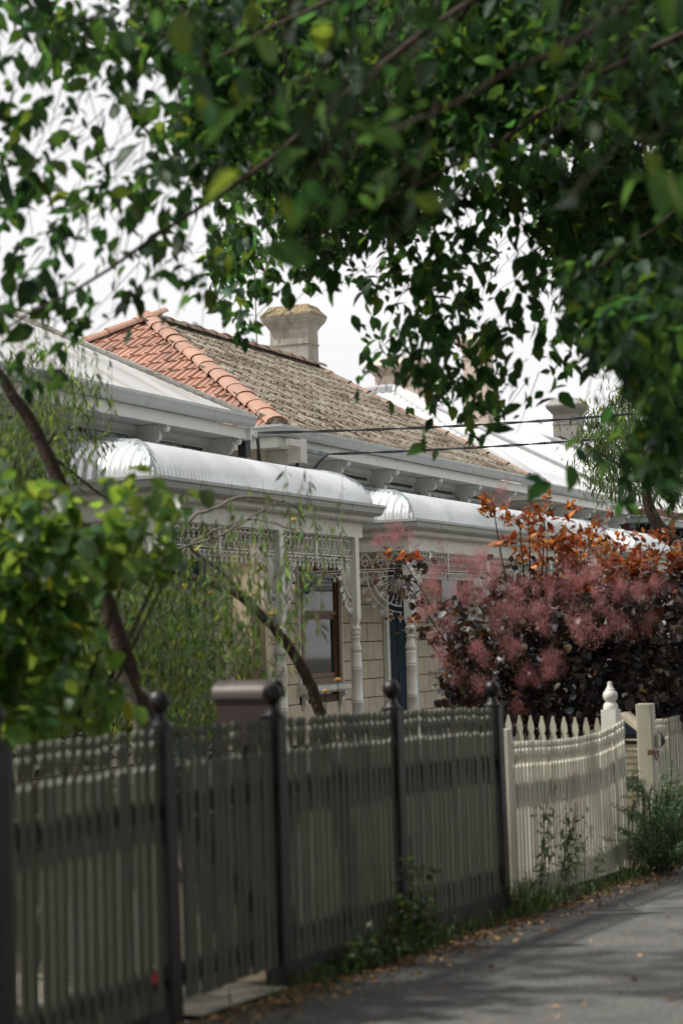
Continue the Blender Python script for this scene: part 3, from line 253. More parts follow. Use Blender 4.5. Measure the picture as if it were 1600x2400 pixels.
SMOKE="""681,160,153,119 749,185,134,130 688,162,121,120 834,216,94,144 698,145,156,121 778,172,134,134 772,171,116,132 696,146,99,120 792,159,150,135 745,142,135,127 767,152,119,131 805,165,94,137 853,156,152,144 746,128,133,126 799,142,112,134 740,126,101,125 730,98,154,122 757,109,137,127 810,126,117,135 726,101,97,121 788,102,154,131 736,86,137,122 834,114,112,138 730,83,99,121 778,77,152,128 724,66,131,119 871,106,109,143 829,96,94,136 795,66,153,130 872,87,129,142 769,60,117,125 807,67,92,131 835,54,150,135 853,62,130,138 760,37,116,123 872,67,90,140 802,31,152,128 768,23,132,123 740,17,117,119 823,36,92,131 891,36,148,142 832,19,132,132 778,5,113,123 793,11,93,125 841,4,149,132 909,16,127,143 846,7,109,133 797,-8,94,125 819,166,214,81 728,134,191,72 775,154,170,76 733,118,212,72 779,136,190,76 719,112,171,70 778,111,208,75 736,101,192,71 722,95,169,70 761,87,209,73 813,103,188,78 712,74,173,68 763,73,207,72 737,62,191,70 733,62,171,69 787,60,206,74 779,56,188,73 804,64,167,75 830,55,206,77 770,34,188,72 878,66,168,82 873,45,210,81 879,50,186,81 792,25,171,73 748,-3,208,69 854,25,187,78 838,19,170,76 761,-19,208,69 838,-3,186,76 769,-18,167,70 687,177,192,29 802,226,172,33 684,158,193,28 809,204,172,33 779,174,191,32 715,149,173,29 795,258,232,25 788,254,211,24 745,217,230,23 809,245,213,25 681,204,196,6 722,221,180,6"""
ORANGE="""689,104,264,55 713,117,243,57 751,101,267,59 741,101,244,58 749,99,242,67 804,122,233,72 782,116,212,70 738,78,244,66 764,88,231,68 757,85,214,67 839,92,246,74 798,79,230,70 723,59,210,64 769,53,241,67 716,38,227,63 734,45,210,64 808,45,225,115 837,52,208,119 835,35,224,118 835,33,207,118 740,-10,222,104 821,13,204,115 825,-6,224,114 841,0,208,117 781,158,281,63 823,100,273,34 770,64,253,41 839,31,242,61 834,15,246,60 805,-13,242,58 698,99,259,23 759,176,100,21 675,204,235,18 680,190,236,18 768,227,175,13"""
FAR="""1807,348,464,263 1744,326,431,250 1768,338,409,254 1973,391,396,295 1968,357,484,293 1877,337,441,274 1817,313,412,261 1947,355,389,287 1740,267,450,245 1966,321,454,289 1826,291,402,261 1988,333,387,293 1929,281,473,279 1984,297,450,290 1961,289,418,285 1830,253,379,258 1934,244,471,277 1782,214,430,248 1748,207,392,241 1778,211,365,246 1829,373,463,65 1716,345,426,59 1867,293,359,53 1925,273,353,55 1888,243,355,53 1908,360,455,199 1845,309,445,188 1968,346,513,355 1980,320,519,355 1966,285,515,349 1975,258,505,348"""
HEDGE="""488,552,211,133 485,549,192,132 392,482,177,114 447,524,161,125 419,503,144,119 428,507,130,120 456,531,112,126 385,460,204,112 481,525,190,130 460,512,173,126 472,524,157,128 425,487,142,119 461,513,127,126 384,459,113,111 449,485,207,123 479,507,193,129 420,465,174,117 490,516,157,131 465,494,139,125 401,449,128,113 417,464,112,116 478,486,210,127 391,424,187,110 455,473,175,123 400,431,160,112 425,448,143,116 415,442,124,114 441,461,112,119 436,440,205,118 507,483,190,131 395,410,174,110 442,441,159,119 504,486,139,131 473,464,125,124 405,419,112,111 419,410,205,114 472,443,188,124 470,440,172,123 452,428,158,119 427,416,141,115 415,409,125,112 461,439,107,121 516,453,207,131 504,441,192,128 447,408,175,117 520,455,157,131 441,406,140,116 509,448,124,129 533,465,105,133 521,434,206,131 509,425,191,128 438,385,170,115 441,387,155,115 494,422,142,125 521,438,124,130 436,387,108,114 428,357,202,112 523,418,187,130 421,355,174,110 545,429,155,133 524,417,138,129 460,382,124,117 458,381,110,117 446,350,201,114 470,369,188,118 425,339,172,110 546,413,152,132 469,369,140,118 505,389,125,124 443,354,110,113 548,391,204,132 486,360,187,120 499,363,173,122 531,383,155,128 503,367,137,123 554,395,120,132 466,349,108,116 532,366,171,77 518,356,153,75 537,370,135,77 508,351,118,73 479,335,100,70 490,320,168,71 455,301,150,67 477,318,135,70 569,365,116,80 559,359,98,78 490,306,167,70 470,291,152,68 513,318,132,73 579,353,112,80 580,351,97,80"""
PLUME="""667,202,254,16 643,208,246,12 631,142,225,17 647,133,219,19 660,127,232,12 620,153,207,15 670,164,176,16 652,118,197,19 667,109,183,21 656,97,203,16 698,93,183,21 693,65,213,17 707,74,196,16 689,55,171,17 666,135,153,17 699,117,155,16 690,77,147,20 669,148,132,19 665,158,150,14 682,37,201,15 710,27,201,14 720,12,194,16 733,-1,211,16 699,48,220,14 678,96,131,16 699,115,109,13 699,156,113,16 638,168,192,13 642,110,221,14 674,113,285,10 704,33,181,17 717,91,204,18 679,151,199,18 745,20,173,16 652,115,170,17"""
# ------------------------------------------------------------------ ground
def sheet(name, x0, x1, y0, y1, dz, m, kind='structure', nx=2, ny=2, fn=gz, rough=0):
    vs = []; fs = []
    for i in range(nx+1):
        for j in range(ny+1):
            x = x0+(x1-x0)*i/nx; y = y0+(y1-y0)*j/ny
            vs.append((x, y, fn(x)+dz+random.uniform(-rough, rough)))
    for i in range(nx):
        for j in range(ny): a = i*(ny+1)+j; fs.append((a, a+ny+1, a+ny+2, a+1))
    o = MB().add(vs, fs).obj(name, m); o['kind'] = kind; return o
def gfar(x): return .08 - .037*max(-40, min(x, 40))
sheet('ground', -300, 300, -300, 300, -.12, 'soil', fn=gfar, nx=60)
sheet('footpath', -30, 60, -2.7, -.02, -.02, 'asphalt', nx=90)
sheet('nature_strip', -30, 60, -4.9, -2.7, -.03, 'verge', nx=90, ny=4, rough=.008)
kb = MB()
kb.prism([(-5.05, -.2), (-4.9, -.2), (-4.9, -.02), (-5.03, -.02), (-5.05, -.04)], 'x', 0, 1)
kb2 = MB()
kb2.v = [(-30+90*x, y, z+gz(-30+90*x)) for x, y, z in kb.v]; kb2.f = kb.f
kb2.obj('kerb', 'concrete')['kind'] = 'structure'
sheet('road', -30, 60, -13, -5.05, -.11, 'road', nx=40)
sheet('garden_ground', -30, 60, 0.02, 25, -.005, 'soil', nx=90, ny=20, rough=.01)
sheet('garden_path', -1.02, -.16, -.09, 4.4, .004, 'concrete', nx=2, ny=12, rough=.002)

# ------------------------------------------------------------------ picket fences
def picket_mesh(h, w=.047, t=.014, head='acorn', m='picket'):
    hw = w/2
    if head == 'acorn':
        half = [(hw, 0), (hw, h-.165), (.009, h-.145), (.012, h-.125), (.024, h-.085), (.025, h-.062), (.012, h-.043), (.024, h-.028), (.022, h-.010), (.010, h)]
    else:
        half = [(hw, 0), (hw, h-.16), (hw*.62, h-.135), (hw*.95, h-.105), (hw*.8, h-.07), (hw*.35, h-.022), (hw*.3, h-.008), (hw*.12, h)]
    poly = half + [(-a, b) for a, b in half[::-1]]
    mb = MB().prism(poly, 'y', -t/2, t/2)
    me = bpy.data.meshes.new('picket'); me.from_pydata(mb.v, [], mb.f); me.materials.append(M[m]); return me
def post_mesh(mb, x, y, z0, z1, w=.095):
    b = .008
    mb.prism([(x-w/2+b, y-w/2), (x+w/2-b, y-w/2), (x+w/2, y-w/2+b), (x+w/2, y+w/2-b), (x+w/2-b, y+w/2), (x-w/2+b, y+w/2), (x-w/2, y+w/2-b), (x-w/2, y-w/2+b)], 'z', z0, z1)
def ball_finial(x, y, z):
    pr = [(.056, 0), (.056, .012), (.042, .018), (.036, .03), (.024, .055), (.021, .062), (.03, .07)]
    R = .048; cz = .112
    pr += [(R*math.cos(a), cz+R*math.sin(a)) for a in [rad(t) for t in range(-55, 91, 12)]]
    pr[-1] = (.002, cz+R)
    return MB().lathe([(r, z+h) for r, h in pr], x, y, 20)

fA = thing('picket_fence', 'tall cream picket fence with dark ball topped posts along the near footpath', 'fence', (1.4, 0, gz(1.4)))
PX = [-2.42, -1.19, -.10, 1.38, 3.03]
PT = [1.32, 1.32, 1.31, 1.28, 1.225]
def top_at(x): return float(np.interp(x, PX, PT))
LEAN = {-2.42: 0, -1.19: .02, -.10: -.006, 1.38: .004, 3.03: .03}
for x, t in zip(PX, PT):
    e = bpy.data.objects.new('post', None)
    mb = MB(); post_mesh(mb, 0, 0, gz(x)-.3-t, 0, .10)
    o = mb.obj('post', 'post_dark'); o.parent = fA; o.matrix_parent_inverse = PINV[fA.name]
    o.location = (x, -.012, t+.004); o.rotation_euler = (0, -LEAN[x]*.9, 0)
    f = ball_finial(0, 0, 0.0).obj('finial', 'post_dark'); f.parent = o; autosmooth(f, 50)
pme = picket_mesh(1.20)
def run_pickets(x0, x1, n, parent, me, h, zt, y=-.03, jit=.004, bottoms=None):
    for i in range(n):
        x = x0 + (x1-x0)*(i+.5)/n
        o = bpy.data.objects.new('picket', me); COL.objects.link(o); o.parent = parent; o.matrix_parent_inverse = PINV[parent.name]
        o.location = (x+random.uniform(-.003, .003), y+random.uniform(-jit, jit), zt(x)-h+random.uniform(-.006, .006))
        o.rotation_euler = (random.uniform(-.004, .004), random.uniform(-.008, .008), random.uniform(-.03, .03))
def rail(x0, x1, zfn, h, y0, y1, parent, m='picket', name='rail'):
    a, b = zfn(x0), zfn(x1)
    vs = [(x0,y0,a-h),(x1,y0,b-h),(x1,y1,b-h),(x0,y1,a-h),(x0,y0,a),(x1,y0,b),(x1,y1,b),(x0,y1,a)]
    return MB().add(vs, [(0,3,2,1),(4,5,6,7),(0,1,5,4),(1,2,6,5),(2,3,7,6),(3,0,4,7)]).obj(name, m, parent)
segs = [(PX[0]+.05, PX[1]-.05, 16), (PX[2]+.05, PX[3]-.05, 19), (PX[3]+.05, PX[4]-.05, 21)]
for a, b, n in segs:
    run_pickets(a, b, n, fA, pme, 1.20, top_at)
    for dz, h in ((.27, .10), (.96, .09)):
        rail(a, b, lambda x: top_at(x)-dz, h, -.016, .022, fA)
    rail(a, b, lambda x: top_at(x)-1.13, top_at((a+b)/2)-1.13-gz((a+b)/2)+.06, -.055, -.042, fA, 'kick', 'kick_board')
gt = thing('picket_gate', 'cream picket gate with a diagonal brace, between two dark ball topped posts', 'gate', (-.15, 0, gz(0)))
ga, gb_ = PX[1]+.135, PX[2]-.055
gme = picket_mesh(1.13)
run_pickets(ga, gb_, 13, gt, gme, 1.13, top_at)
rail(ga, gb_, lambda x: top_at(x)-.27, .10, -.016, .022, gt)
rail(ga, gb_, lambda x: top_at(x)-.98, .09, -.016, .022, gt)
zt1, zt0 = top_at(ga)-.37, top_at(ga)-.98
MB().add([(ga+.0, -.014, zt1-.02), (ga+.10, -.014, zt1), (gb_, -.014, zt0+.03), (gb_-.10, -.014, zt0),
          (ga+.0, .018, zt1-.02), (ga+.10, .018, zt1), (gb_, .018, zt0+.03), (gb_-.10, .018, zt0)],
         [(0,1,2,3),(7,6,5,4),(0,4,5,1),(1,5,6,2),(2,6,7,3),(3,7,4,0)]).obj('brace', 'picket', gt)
# slim brown stop post filling the gap beside the gate, with its pale cap
sp = thing('stop_post', 'slim brown board with a pale cap in the gap left of the cream gate', 'gate post', (-.95, .5, gz(-.9)))
MB().box(-1.0, -.68, .42, .50, gz(-.9)-.1, 1.0).obj('board', 'letter' if False else 'chimney_grey', sp)
MB().box(-1.02, -.66, .40, .52, 1.003, 1.03).obj('cap', 'white_picket', sp)

# fence B : white, scalloped
fB = thing('picket_fence', 'white picket fence with scooped top behind rosemary, right of the last dark post', 'fence', (4.6, 0, gz(4.6)))
def topB(x): return float(np.interp(x, [3.15, 3.6, 4.2, 4.8, 5.3, 5.7, 6.0], [1.0, .985, .955, .94, .945, .97, 1.01]))
bx0, bx1 = 3.30, 5.98
hB = 1.02; bme = picket_mesh(hB, w=.042, m='white_picket')
for i in range(38):
    x = bx0 + (bx1-bx0)*(i+.5)/38
    o = bpy.data.objects.new('picket', bme); COL.objects.link(o); o.parent = fB; o.matrix_parent_inverse = PINV[fB.name]
    sc = (topB(x) - (gz(x)+.04))/hB
    o.location = (x, -.03+random.uniform(-.003, .003), gz(x)+.04); o.scale = (1, 1, sc); o.rotation_euler = (0, random.uniform(-.008, .008), random.uniform(-.05, .05))
for dz in (.24, .86):
    for k in range(6):
        a = bx0+(bx1-bx0)*k/6; b = bx0+(bx1-bx0)*(k+1)/6
        rail(a, b, lambda x: topB(x)*.5+.5-dz if dz > .5 else topB(x)-dz, .09, -.016, .022, fB, 'white_picket')
o = MB().box(3.17, 3.27, -.05, .05, gz(3.2)-.1, 1.08).obj('post', 'white_picket', fB)
rail(bx0, bx1, lambda x: gz(x)+.05, .13, .0, .03, fB, 'kick', 'kick_board')
# dividing fence behind
fD = thing('dividing_fence', 'white pointed picket fence running back from the footpath beneath the smoke bush', 'fence', (5.9, .5, gz(6)))
dme = picket_mesh(1.1, w=.056, head='spear', m='white_picket')
for i in range(10):
    f = i/9
    x = 6.02 - f*.29; y = .19 + f*.70
    o = bpy.data.objects.new('picket', dme); COL.objects.link(o); o.parent = fD; o.matrix_parent_inverse = PINV[fD.name]
    o.location = (x, y, -.085+f*.05); o.rotation_euler = (0, 0, rad(-90+5)+math.pi)
for z in (.72, .15): MB().tube([(6.06, .15, z), (5.75, 1.0, z+.02)], .025, 4).obj('rail', 'white_picket', fD)
# turned white post
wp = thing('turned_post', 'white turned garden post with a pear shaped finial behind the white fence', 'post', (6.2, .13, gz(6.2)))
mb = MB(); post_mesh(mb, 6.2, .13, gz(6.2)-.2, 1.07, .125); mb.obj('shaft', 'white', wp)
pf = [(.055, 1.072), (.057, 1.09), (.05, 1.115), (.036, 1.125), (.04, 1.135), (.052, 1.15), (.057, 1.175), (.052, 1.20), (.034, 1.218), (.036, 1.224), (.026, 1.235), (.018, 1.26), (.017, 1.28), (.003, 1.284)]
autosmooth(MB().lathe(pf, 6.2, .13, 18).obj('finial', 'white', wp), 50)
# white square gate post and fence C
gp = thing('gate_post', 'plain square white timber post with a latch block beside the right picket gate', 'gate post', (6.72, 0, gz(6.7)))
mb = MB(); post_mesh(mb, 0, 0, gz(6.7)-1.09-.25, 0, .125); o = mb.obj('shaft', 'white_picket'); o.parent = gp; o.matrix_parent_inverse = PINV[gp.name]; o.location = (6.70, -.01, 1.09); o.rotation_euler = (0, -.03, 0)
MB().box(6.72, 6.80, -.10, -.078, .745, .845).obj('latch_block', 'white_picket', gp)
mb = MB().tube([(6.50, -.11, .72), (6.66, -.11, .72)], .011, 8); mb.tube([(6.58+.035*math.cos(a), -.115, .70-.045*math.sin(a)) for a in [rad(t) for t in range(-10, 191, 20)]], .006, 6)
mb.box(6.49, 6.505, -.125, -.07, .70, .74).obj('ring_bolt', 'rust', gp)
fC = thing('picket_gate', 'white picket gate with small black handle at the far right edge', 'gate', (6.82, 0, gz(7)))
cme = picket_mesh(1.04, w=.044, m='white_picket')
zc = lambda x: .955 - .02*(x-6.8) + .035*max(0, x-7.3)
run_pickets(6.83, 9.6, 38, fC, cme, 1.04, zc)
for dz in (.24, .86): rail(6.83, 9.6, lambda x: zc(x)-dz, .10, -.016, .022, fC, 'white_picket')
MB().box(6.78, 6.83, -.05, .0, gz(6.8)+.03, .92).obj('stile', 'white_picket', fC)
mb = MB()
for dx in (0, .05): mb.tube([(6.93+dx, -.045, .84), (6.93+dx, -.075, .80), (6.93+dx, -.078, .77), (6.93+dx, -.045, .735)], .013, 6)
mb.obj('handle', 'black', fC, True)

# letterboxes
lb = thing('letterbox', 'brown barrel roofed metal letterbox behind the dark post right of the gate', 'letterbox', (.45, .4, gz(.4)))
def barrel(x0, x1, zs, r0, seg=12):
    c = (x0+x1)/2; w = (x1-x0)/2
    return [(c+w*math.cos(a), zs+r0*math.sin(a)) for a in [math.pi*k/seg for k in range(seg+1)]]
bxa, bxb = .36, .52
mb = MB().prism([(bxa+.006, 1.16), (bxb-.006, 1.16)] + barrel(bxa+.006, bxb-.006, 1.395, .07), 'y', .24, .52); mb.obj('body', 'letter', lb)
outer = barrel(bxa-.006, bxb+.006, 1.39, .088); inner = barrel(bxa+.003, bxb-.003, 1.39, .078)[::-1]
autosmooth(MB().prism(outer+inner, 'y', .215, .545).obj('barrel_roof', 'letter', lb))
MB().box(.40, .48, .232, .238, 1.34, 1.355).obj('slot', 'black', lb)
MB().box(.405, .475, .35, .42, gz(.4)-.1, 1.158).obj('stand', 'post_dark', lb)
l2 = thing('letterbox', 'cream weatherboard letterbox shaped like a little gabled house beside the square post', 'letterbox', (7.1, .27, gz(7)))
lx0, lx1, ly0, ly1 = 6.98, 7.24, .13, .41
for k in range(5):
    z = .50+k*.052
    MB().prism([(lx0-.012, z), (lx1, z), (lx1, z+.049), (lx0-.002, z+.049)], 'y', ly0, ly1).obj('board', 'cream', l2)
for za, zb, m_ in ((.762, .785, 'post_dark'), (.787, .80, 'white'), (.802, .83, 'post_dark')):
    MB().box(lx0-.02, lx1, ly0-.01, ly1+.01, za, zb).obj('trim', m_, l2)
cym = (ly0+ly1)/2
for sgn in (-1, 1):
    MB().add([(lx0-.07, cym, .985), (lx1+.02, cym, .985), (lx1+.02, cym+sgn*.19, .832), (lx0-.07, cym+sgn*.19, .832),
              (lx0-.07, cym, 1.01), (lx1+.02, cym, 1.01), (lx1+.02, cym+sgn*.205, .85), (lx0-.07, cym+sgn*.205, .85)],
             [(0,1,2,3),(7,6,5,4),(0,3,7,4),(1,5,6,2),(2,6,7,3)]).obj('roof_slope', 'cream', l2)
MB().prism([(cym-.15, .832), (cym+.15, .832), (cym, .955)], 'x', lx0+.05, lx0+.06).obj('gable_panel', 'blue', l2)
MB().box(lx0+.06, lx0+.14, cym-.0, cym+.08, gz(7)-.1, .499).obj('stand', 'timber', l2)
MB().box(lx0+.02, lx0+.055, cym-.10, cym+.09, .26, .37).obj('cross_board', 'cream', l2)

# ------------------------------------------------------------------ roof builders
def roof_skin(mb, O, e1, inn, Lg, dmax, h, nd, amp=.009, pitch=.076, per=6, u0=0):
    O = Vector(O); e1 = Vector(e1); inn = Vector(inn); up = Vector((0,0,1))
    n = max(2, int(round(Lg/pitch*per))); vs = []; fs = []
    for i in range(n+1):
        u = Lg*i/n; D = max(1e-4, dmax(u)); a = amp*math.cos(2*math.pi*(u+u0)/pitch)
        for k in range(nd+1):
            d = D*(k/nd)**(1.5 if nd > 4 else 1); e = 1e-3
            hh = h(d); sl = (h(d+e)-h(max(0, d-e)))/(e if d < e else 2*e)
            nn = Vector((0,0,1)) - inn*sl; nn.normalize()
            vs.append(O + e1*u + inn*d + up*hh + nn*a)
    for i in range(n):
        for k in range(nd):
            q = i*(nd+1)+k; fs.append((q, q+nd+1, q+nd+2, q+1))
    mb.add(vs, fs)
def bull(rise, R=.5, ext=1.6):
    # bullnose : quarter round at the edge then a gentle slope
    r1 = rise*.66
    def h(d):
        if d < R: return r1*math.sqrt(max(0, 1-(1-d/R)**2))*.97 + .03*r1*d/R
        return r1 + (rise-r1)*(d-R)/(ext-R)
    return h
GUT = [(0, 0), (0, -.125), (.055, -.125), (.085, -.095), (.10, -.045), (.115, -.03), (.118, 0), (.108, 0), (.10, -.02), (.02, -.02)]
def gutter(parent, path, z, m='gutter', sc=1.0, joints=1.2):
    o = MB().sweep(path, [(a*sc, z+b*sc) for a, b in GUT]).obj('gutter', m, parent)
    (xa, ya), (xb, yb) = path[-3:-1] if len(path) > 3 else (path[0], path[1]) if len(path) == 2 else path[-2:]
    n = int(abs(xb-xa)/joints)
    for k in range(n):
        x = xa + (k+.6)*joints
        jm = MB().sweep([(x, ya), (x+.02, ya)], [(a*sc+(.004 if a > .01 else -.003), z+b*sc-(.004 if b < -.1 else 0)) for a, b in GUT])
        jm.obj('gutter_joint', m, o)
    return o
def ribbon(mb, pts, y, w=.010, t=.012, fx=None):
    # flat bar following pts (h, v) in the plane; fx maps (h, v, depth) to a point
    n = len(pts); P = []
    for i, (a, b) in enumerate(pts):
        a0, b0 = pts[max(0, i-1)]; a1, b1 = pts[min(n-1, i+1)]
        dx, dy = a1-a0, b1-b0; l = math.hypot(dx, dy) or 1
        nx, ny = -dy/l*w/2, dx/l*w/2
        P += [(a+nx, b+ny, y), (a-nx, b-ny, y), (a-nx, b-ny, y+t), (a+nx, b+ny, y+t)]
    fs = []
    for i in range(n-1):
        for k in range(4): fs.append((i*4+k, (i+1)*4+k, (i+1)*4+(k+1)%4, i*4+(k+1)%4))
    fs += [(0,1,2,3), tuple((n-1)*4+k for k in (3,2,1,0))]
    mb.add([fx(*p) for p in P], fs)
def arc(cx, cy, r, a0, a1, n=8): return [(cx+r*math.cos(rad(a0+(a1-a0)*k/n)), cy+r*math.sin(rad(a0+(a1-a0)*k/n))) for k in range(n+1)]
def lace_panel(mb, h0, h1, zt, fx, H=.22, unit=.105, style=0):
    n = max(1, round((h1-h0)/unit)); u = (h1-h0)/n
    for z in (zt-.006, zt-H, zt-H-.03): ribbon(mb, [(h0, z), (h1, z)], 0, .012, .016, fx)
    for k in range(n):
        x = h0+u*k; c = x+u/2
        ribbon(mb, arc(x, zt-H+.01, u*.98, 0, 75, 6), 0, .009, .010, fx)
        ribbon(mb, arc(x+u, zt-H+.01, u*.98, 105, 180, 6), 0.001, .009, .010, fx)
        ribbon(mb, arc(c, zt-H*.30, u*.26, 0, 360, 8), .002, .008, .010, fx)
        ribbon(mb, arc(c, zt-H*.62, u*.20, 0, 360, 8), .0, .009, .010, fx)
        ribbon(mb, [(c, zt-H), (c, zt-H*.8)], .001, .008, .010, fx)
        ribbon(mb, arc(x, zt-.01, u*.42, 180 if k else 270, 360, 6), .003, .008, .009, fx)
        # drops below the rail
        zb = zt-H-.035
        if style == 0:
            ribbon(mb, arc(c, zb-.028, .026, 0, 360, 7), .0, .011, .010, fx)
            ribbon(mb, [(c, zb-.055), (c, zb-.10)], .0, .012, .010, fx)
            ribbon(mb, arc(c, zb-.085, .018, 0, 360, 5), .001, .012, .010, fx)
            ribbon(mb, arc(x, zb, u*.40, 270, 360, 4), .001, .010, .009, fx)
        else:
            for q in (.25, .75):
                ribbon(mb, [(x+u*q, zb), (x+u*q, zb-.055)], .0, .014, .010, fx)
                ribbon(mb, arc(x+u*q, zb-.065, .011, 0, 360, 5), .001, .012, .010, fx)
def lace_bracket(mb, h0, zt, sx, fx, Wd=.38, Hd=.62):
    # fan bracket: springs from the post at h0, spreads to +sx
    cx, cy = h0+sx*.03, zt-.04
    for k in range(9):
        a = -4-82*k/8; r0 = .07; r1 = (Wd*.62)+(Hd*.62-Wd*.62)*(k/8)
        ribbon(mb, [(cx+sx*r0*math.cos(rad(a)), cy+r0*math.sin(rad(a))), (cx+sx*r1*math.cos(rad(a)), cy+r1*math.sin(rad(a)))], .002, .010, .010, fx)
    for rr, w in ((.62, .018), (.74, .011)):
        ribbon(mb, [(cx+sx*Wd*rr*math.cos(rad(-a)), cy-Hd*rr*math.sin(rad(a))) for a in range(-2, 92, 9)], .0, w, .014, fx)
    ribbon(mb, arc(cx, cy, .07, 0, -90*1, 5) if sx > 0 else arc(cx, cy, .07, 180, 270, 5), .001, .012, .012, fx)
    for k in range(7):
        a = rad(6+80*k/6); bx = cx+sx*Wd*.86*math.cos(a); bz = cy-Hd*.86*math.sin(a)
        for q in range(3):
            ribbon(mb, arc(bx+random.uniform(-.02, .02), bz+random.uniform(-.02, .02), random.uniform(.014, .026), 0, 360, 6), .001+.001*q, .011, .011, fx)
        ribbon(mb, [(cx+sx*Wd*.74*math.cos(a), cy-Hd*.74*math.sin(a)), (bx+sx*.035*math.cos(a), bz-.05*math.sin(a))], .0, .011, .01, fx)
    ribbon(mb, [(h0+sx*.006, zt), (h0+sx*.006, zt-Hd)], .0, .012, .014, fx)
COLP = [(.060, .24), (.060, .245), (.040, .252), (.048, .262), (.048, .29), (.062, .30), (.062, .32), (.044, .33), (.044, .355), (.058, .36), (.058, .385), (.045, .40), (.050, .43), (.068, .465), (.068, .49), (.05, .51), (.058, .515), (.062, .53)]
def column(parent, x, y, floor, top, w=.105):
    e = MB()
    # heights are relative to eye level 1.67
    zs = 1.67+.14
    poly = [(-.052, 0), (.052, 0)]
    hw = w/2
    e.prism([(x-hw, y-hw), (x+hw, y-hw), (x+hw, y+hw), (x-hw, y+hw)], 'z', zs+.09, top)
    c = hw*.62
    e.add([(x-hw,y-hw,zs+.09),(x+hw,y-hw,zs+.09),(x+hw,y+hw,zs+.09),(x-hw,y+hw,zs+.09),(x-c,y-c,zs),(x+c,y-c,zs),(x+c,y+c,zs),(x-c,y+c,zs)], [(0,1,5,4),(1,2,6,5),(2,3,7,6),(3,0,4,7),(4,5,6,7)])
    prof = [(.045, zs+.005), (.062, zs-.01), (.062, zs-.035), (.046, zs-.042), (.046, zs-.055), (.060, zs-.062), (.060, zs-.085), (.045, zs-.095), (.045, zs-.11),
            (.056, zs-.118), (.056, zs-.135), (.046, zs-.15), (.050, zs-.19), (.066, zs-.25), (.067, zs-.275), (.052, zs-.295), (.060, zs-.305), (.061, zs-.33),
            (.0605, zs-.44), (.064, zs-.445), (.064, zs-.455), (.0605, zs-.46), (.0605, zs-.47), (.064, zs-.475), (.064, zs-.485), (.061, zs-.49),
            (.063, zs-.82), (.067, zs-.825), (.067, zs-.84), (.063, zs-.845), (.067, zs-.85), (.067, zs-.865), (.063, zs-.87), (.068, zs-1.1), (.075, zs-1.12), (.075, zs-1.15)]
    e.lathe(prof[::-1], x, y, 16)
    if zs-1.15 > floor: e.box(x-.07, x+.07, y-.07, y+.07, floor, zs-1.15)
    return autosmooth(e.obj('column', 'white', parent), 40)
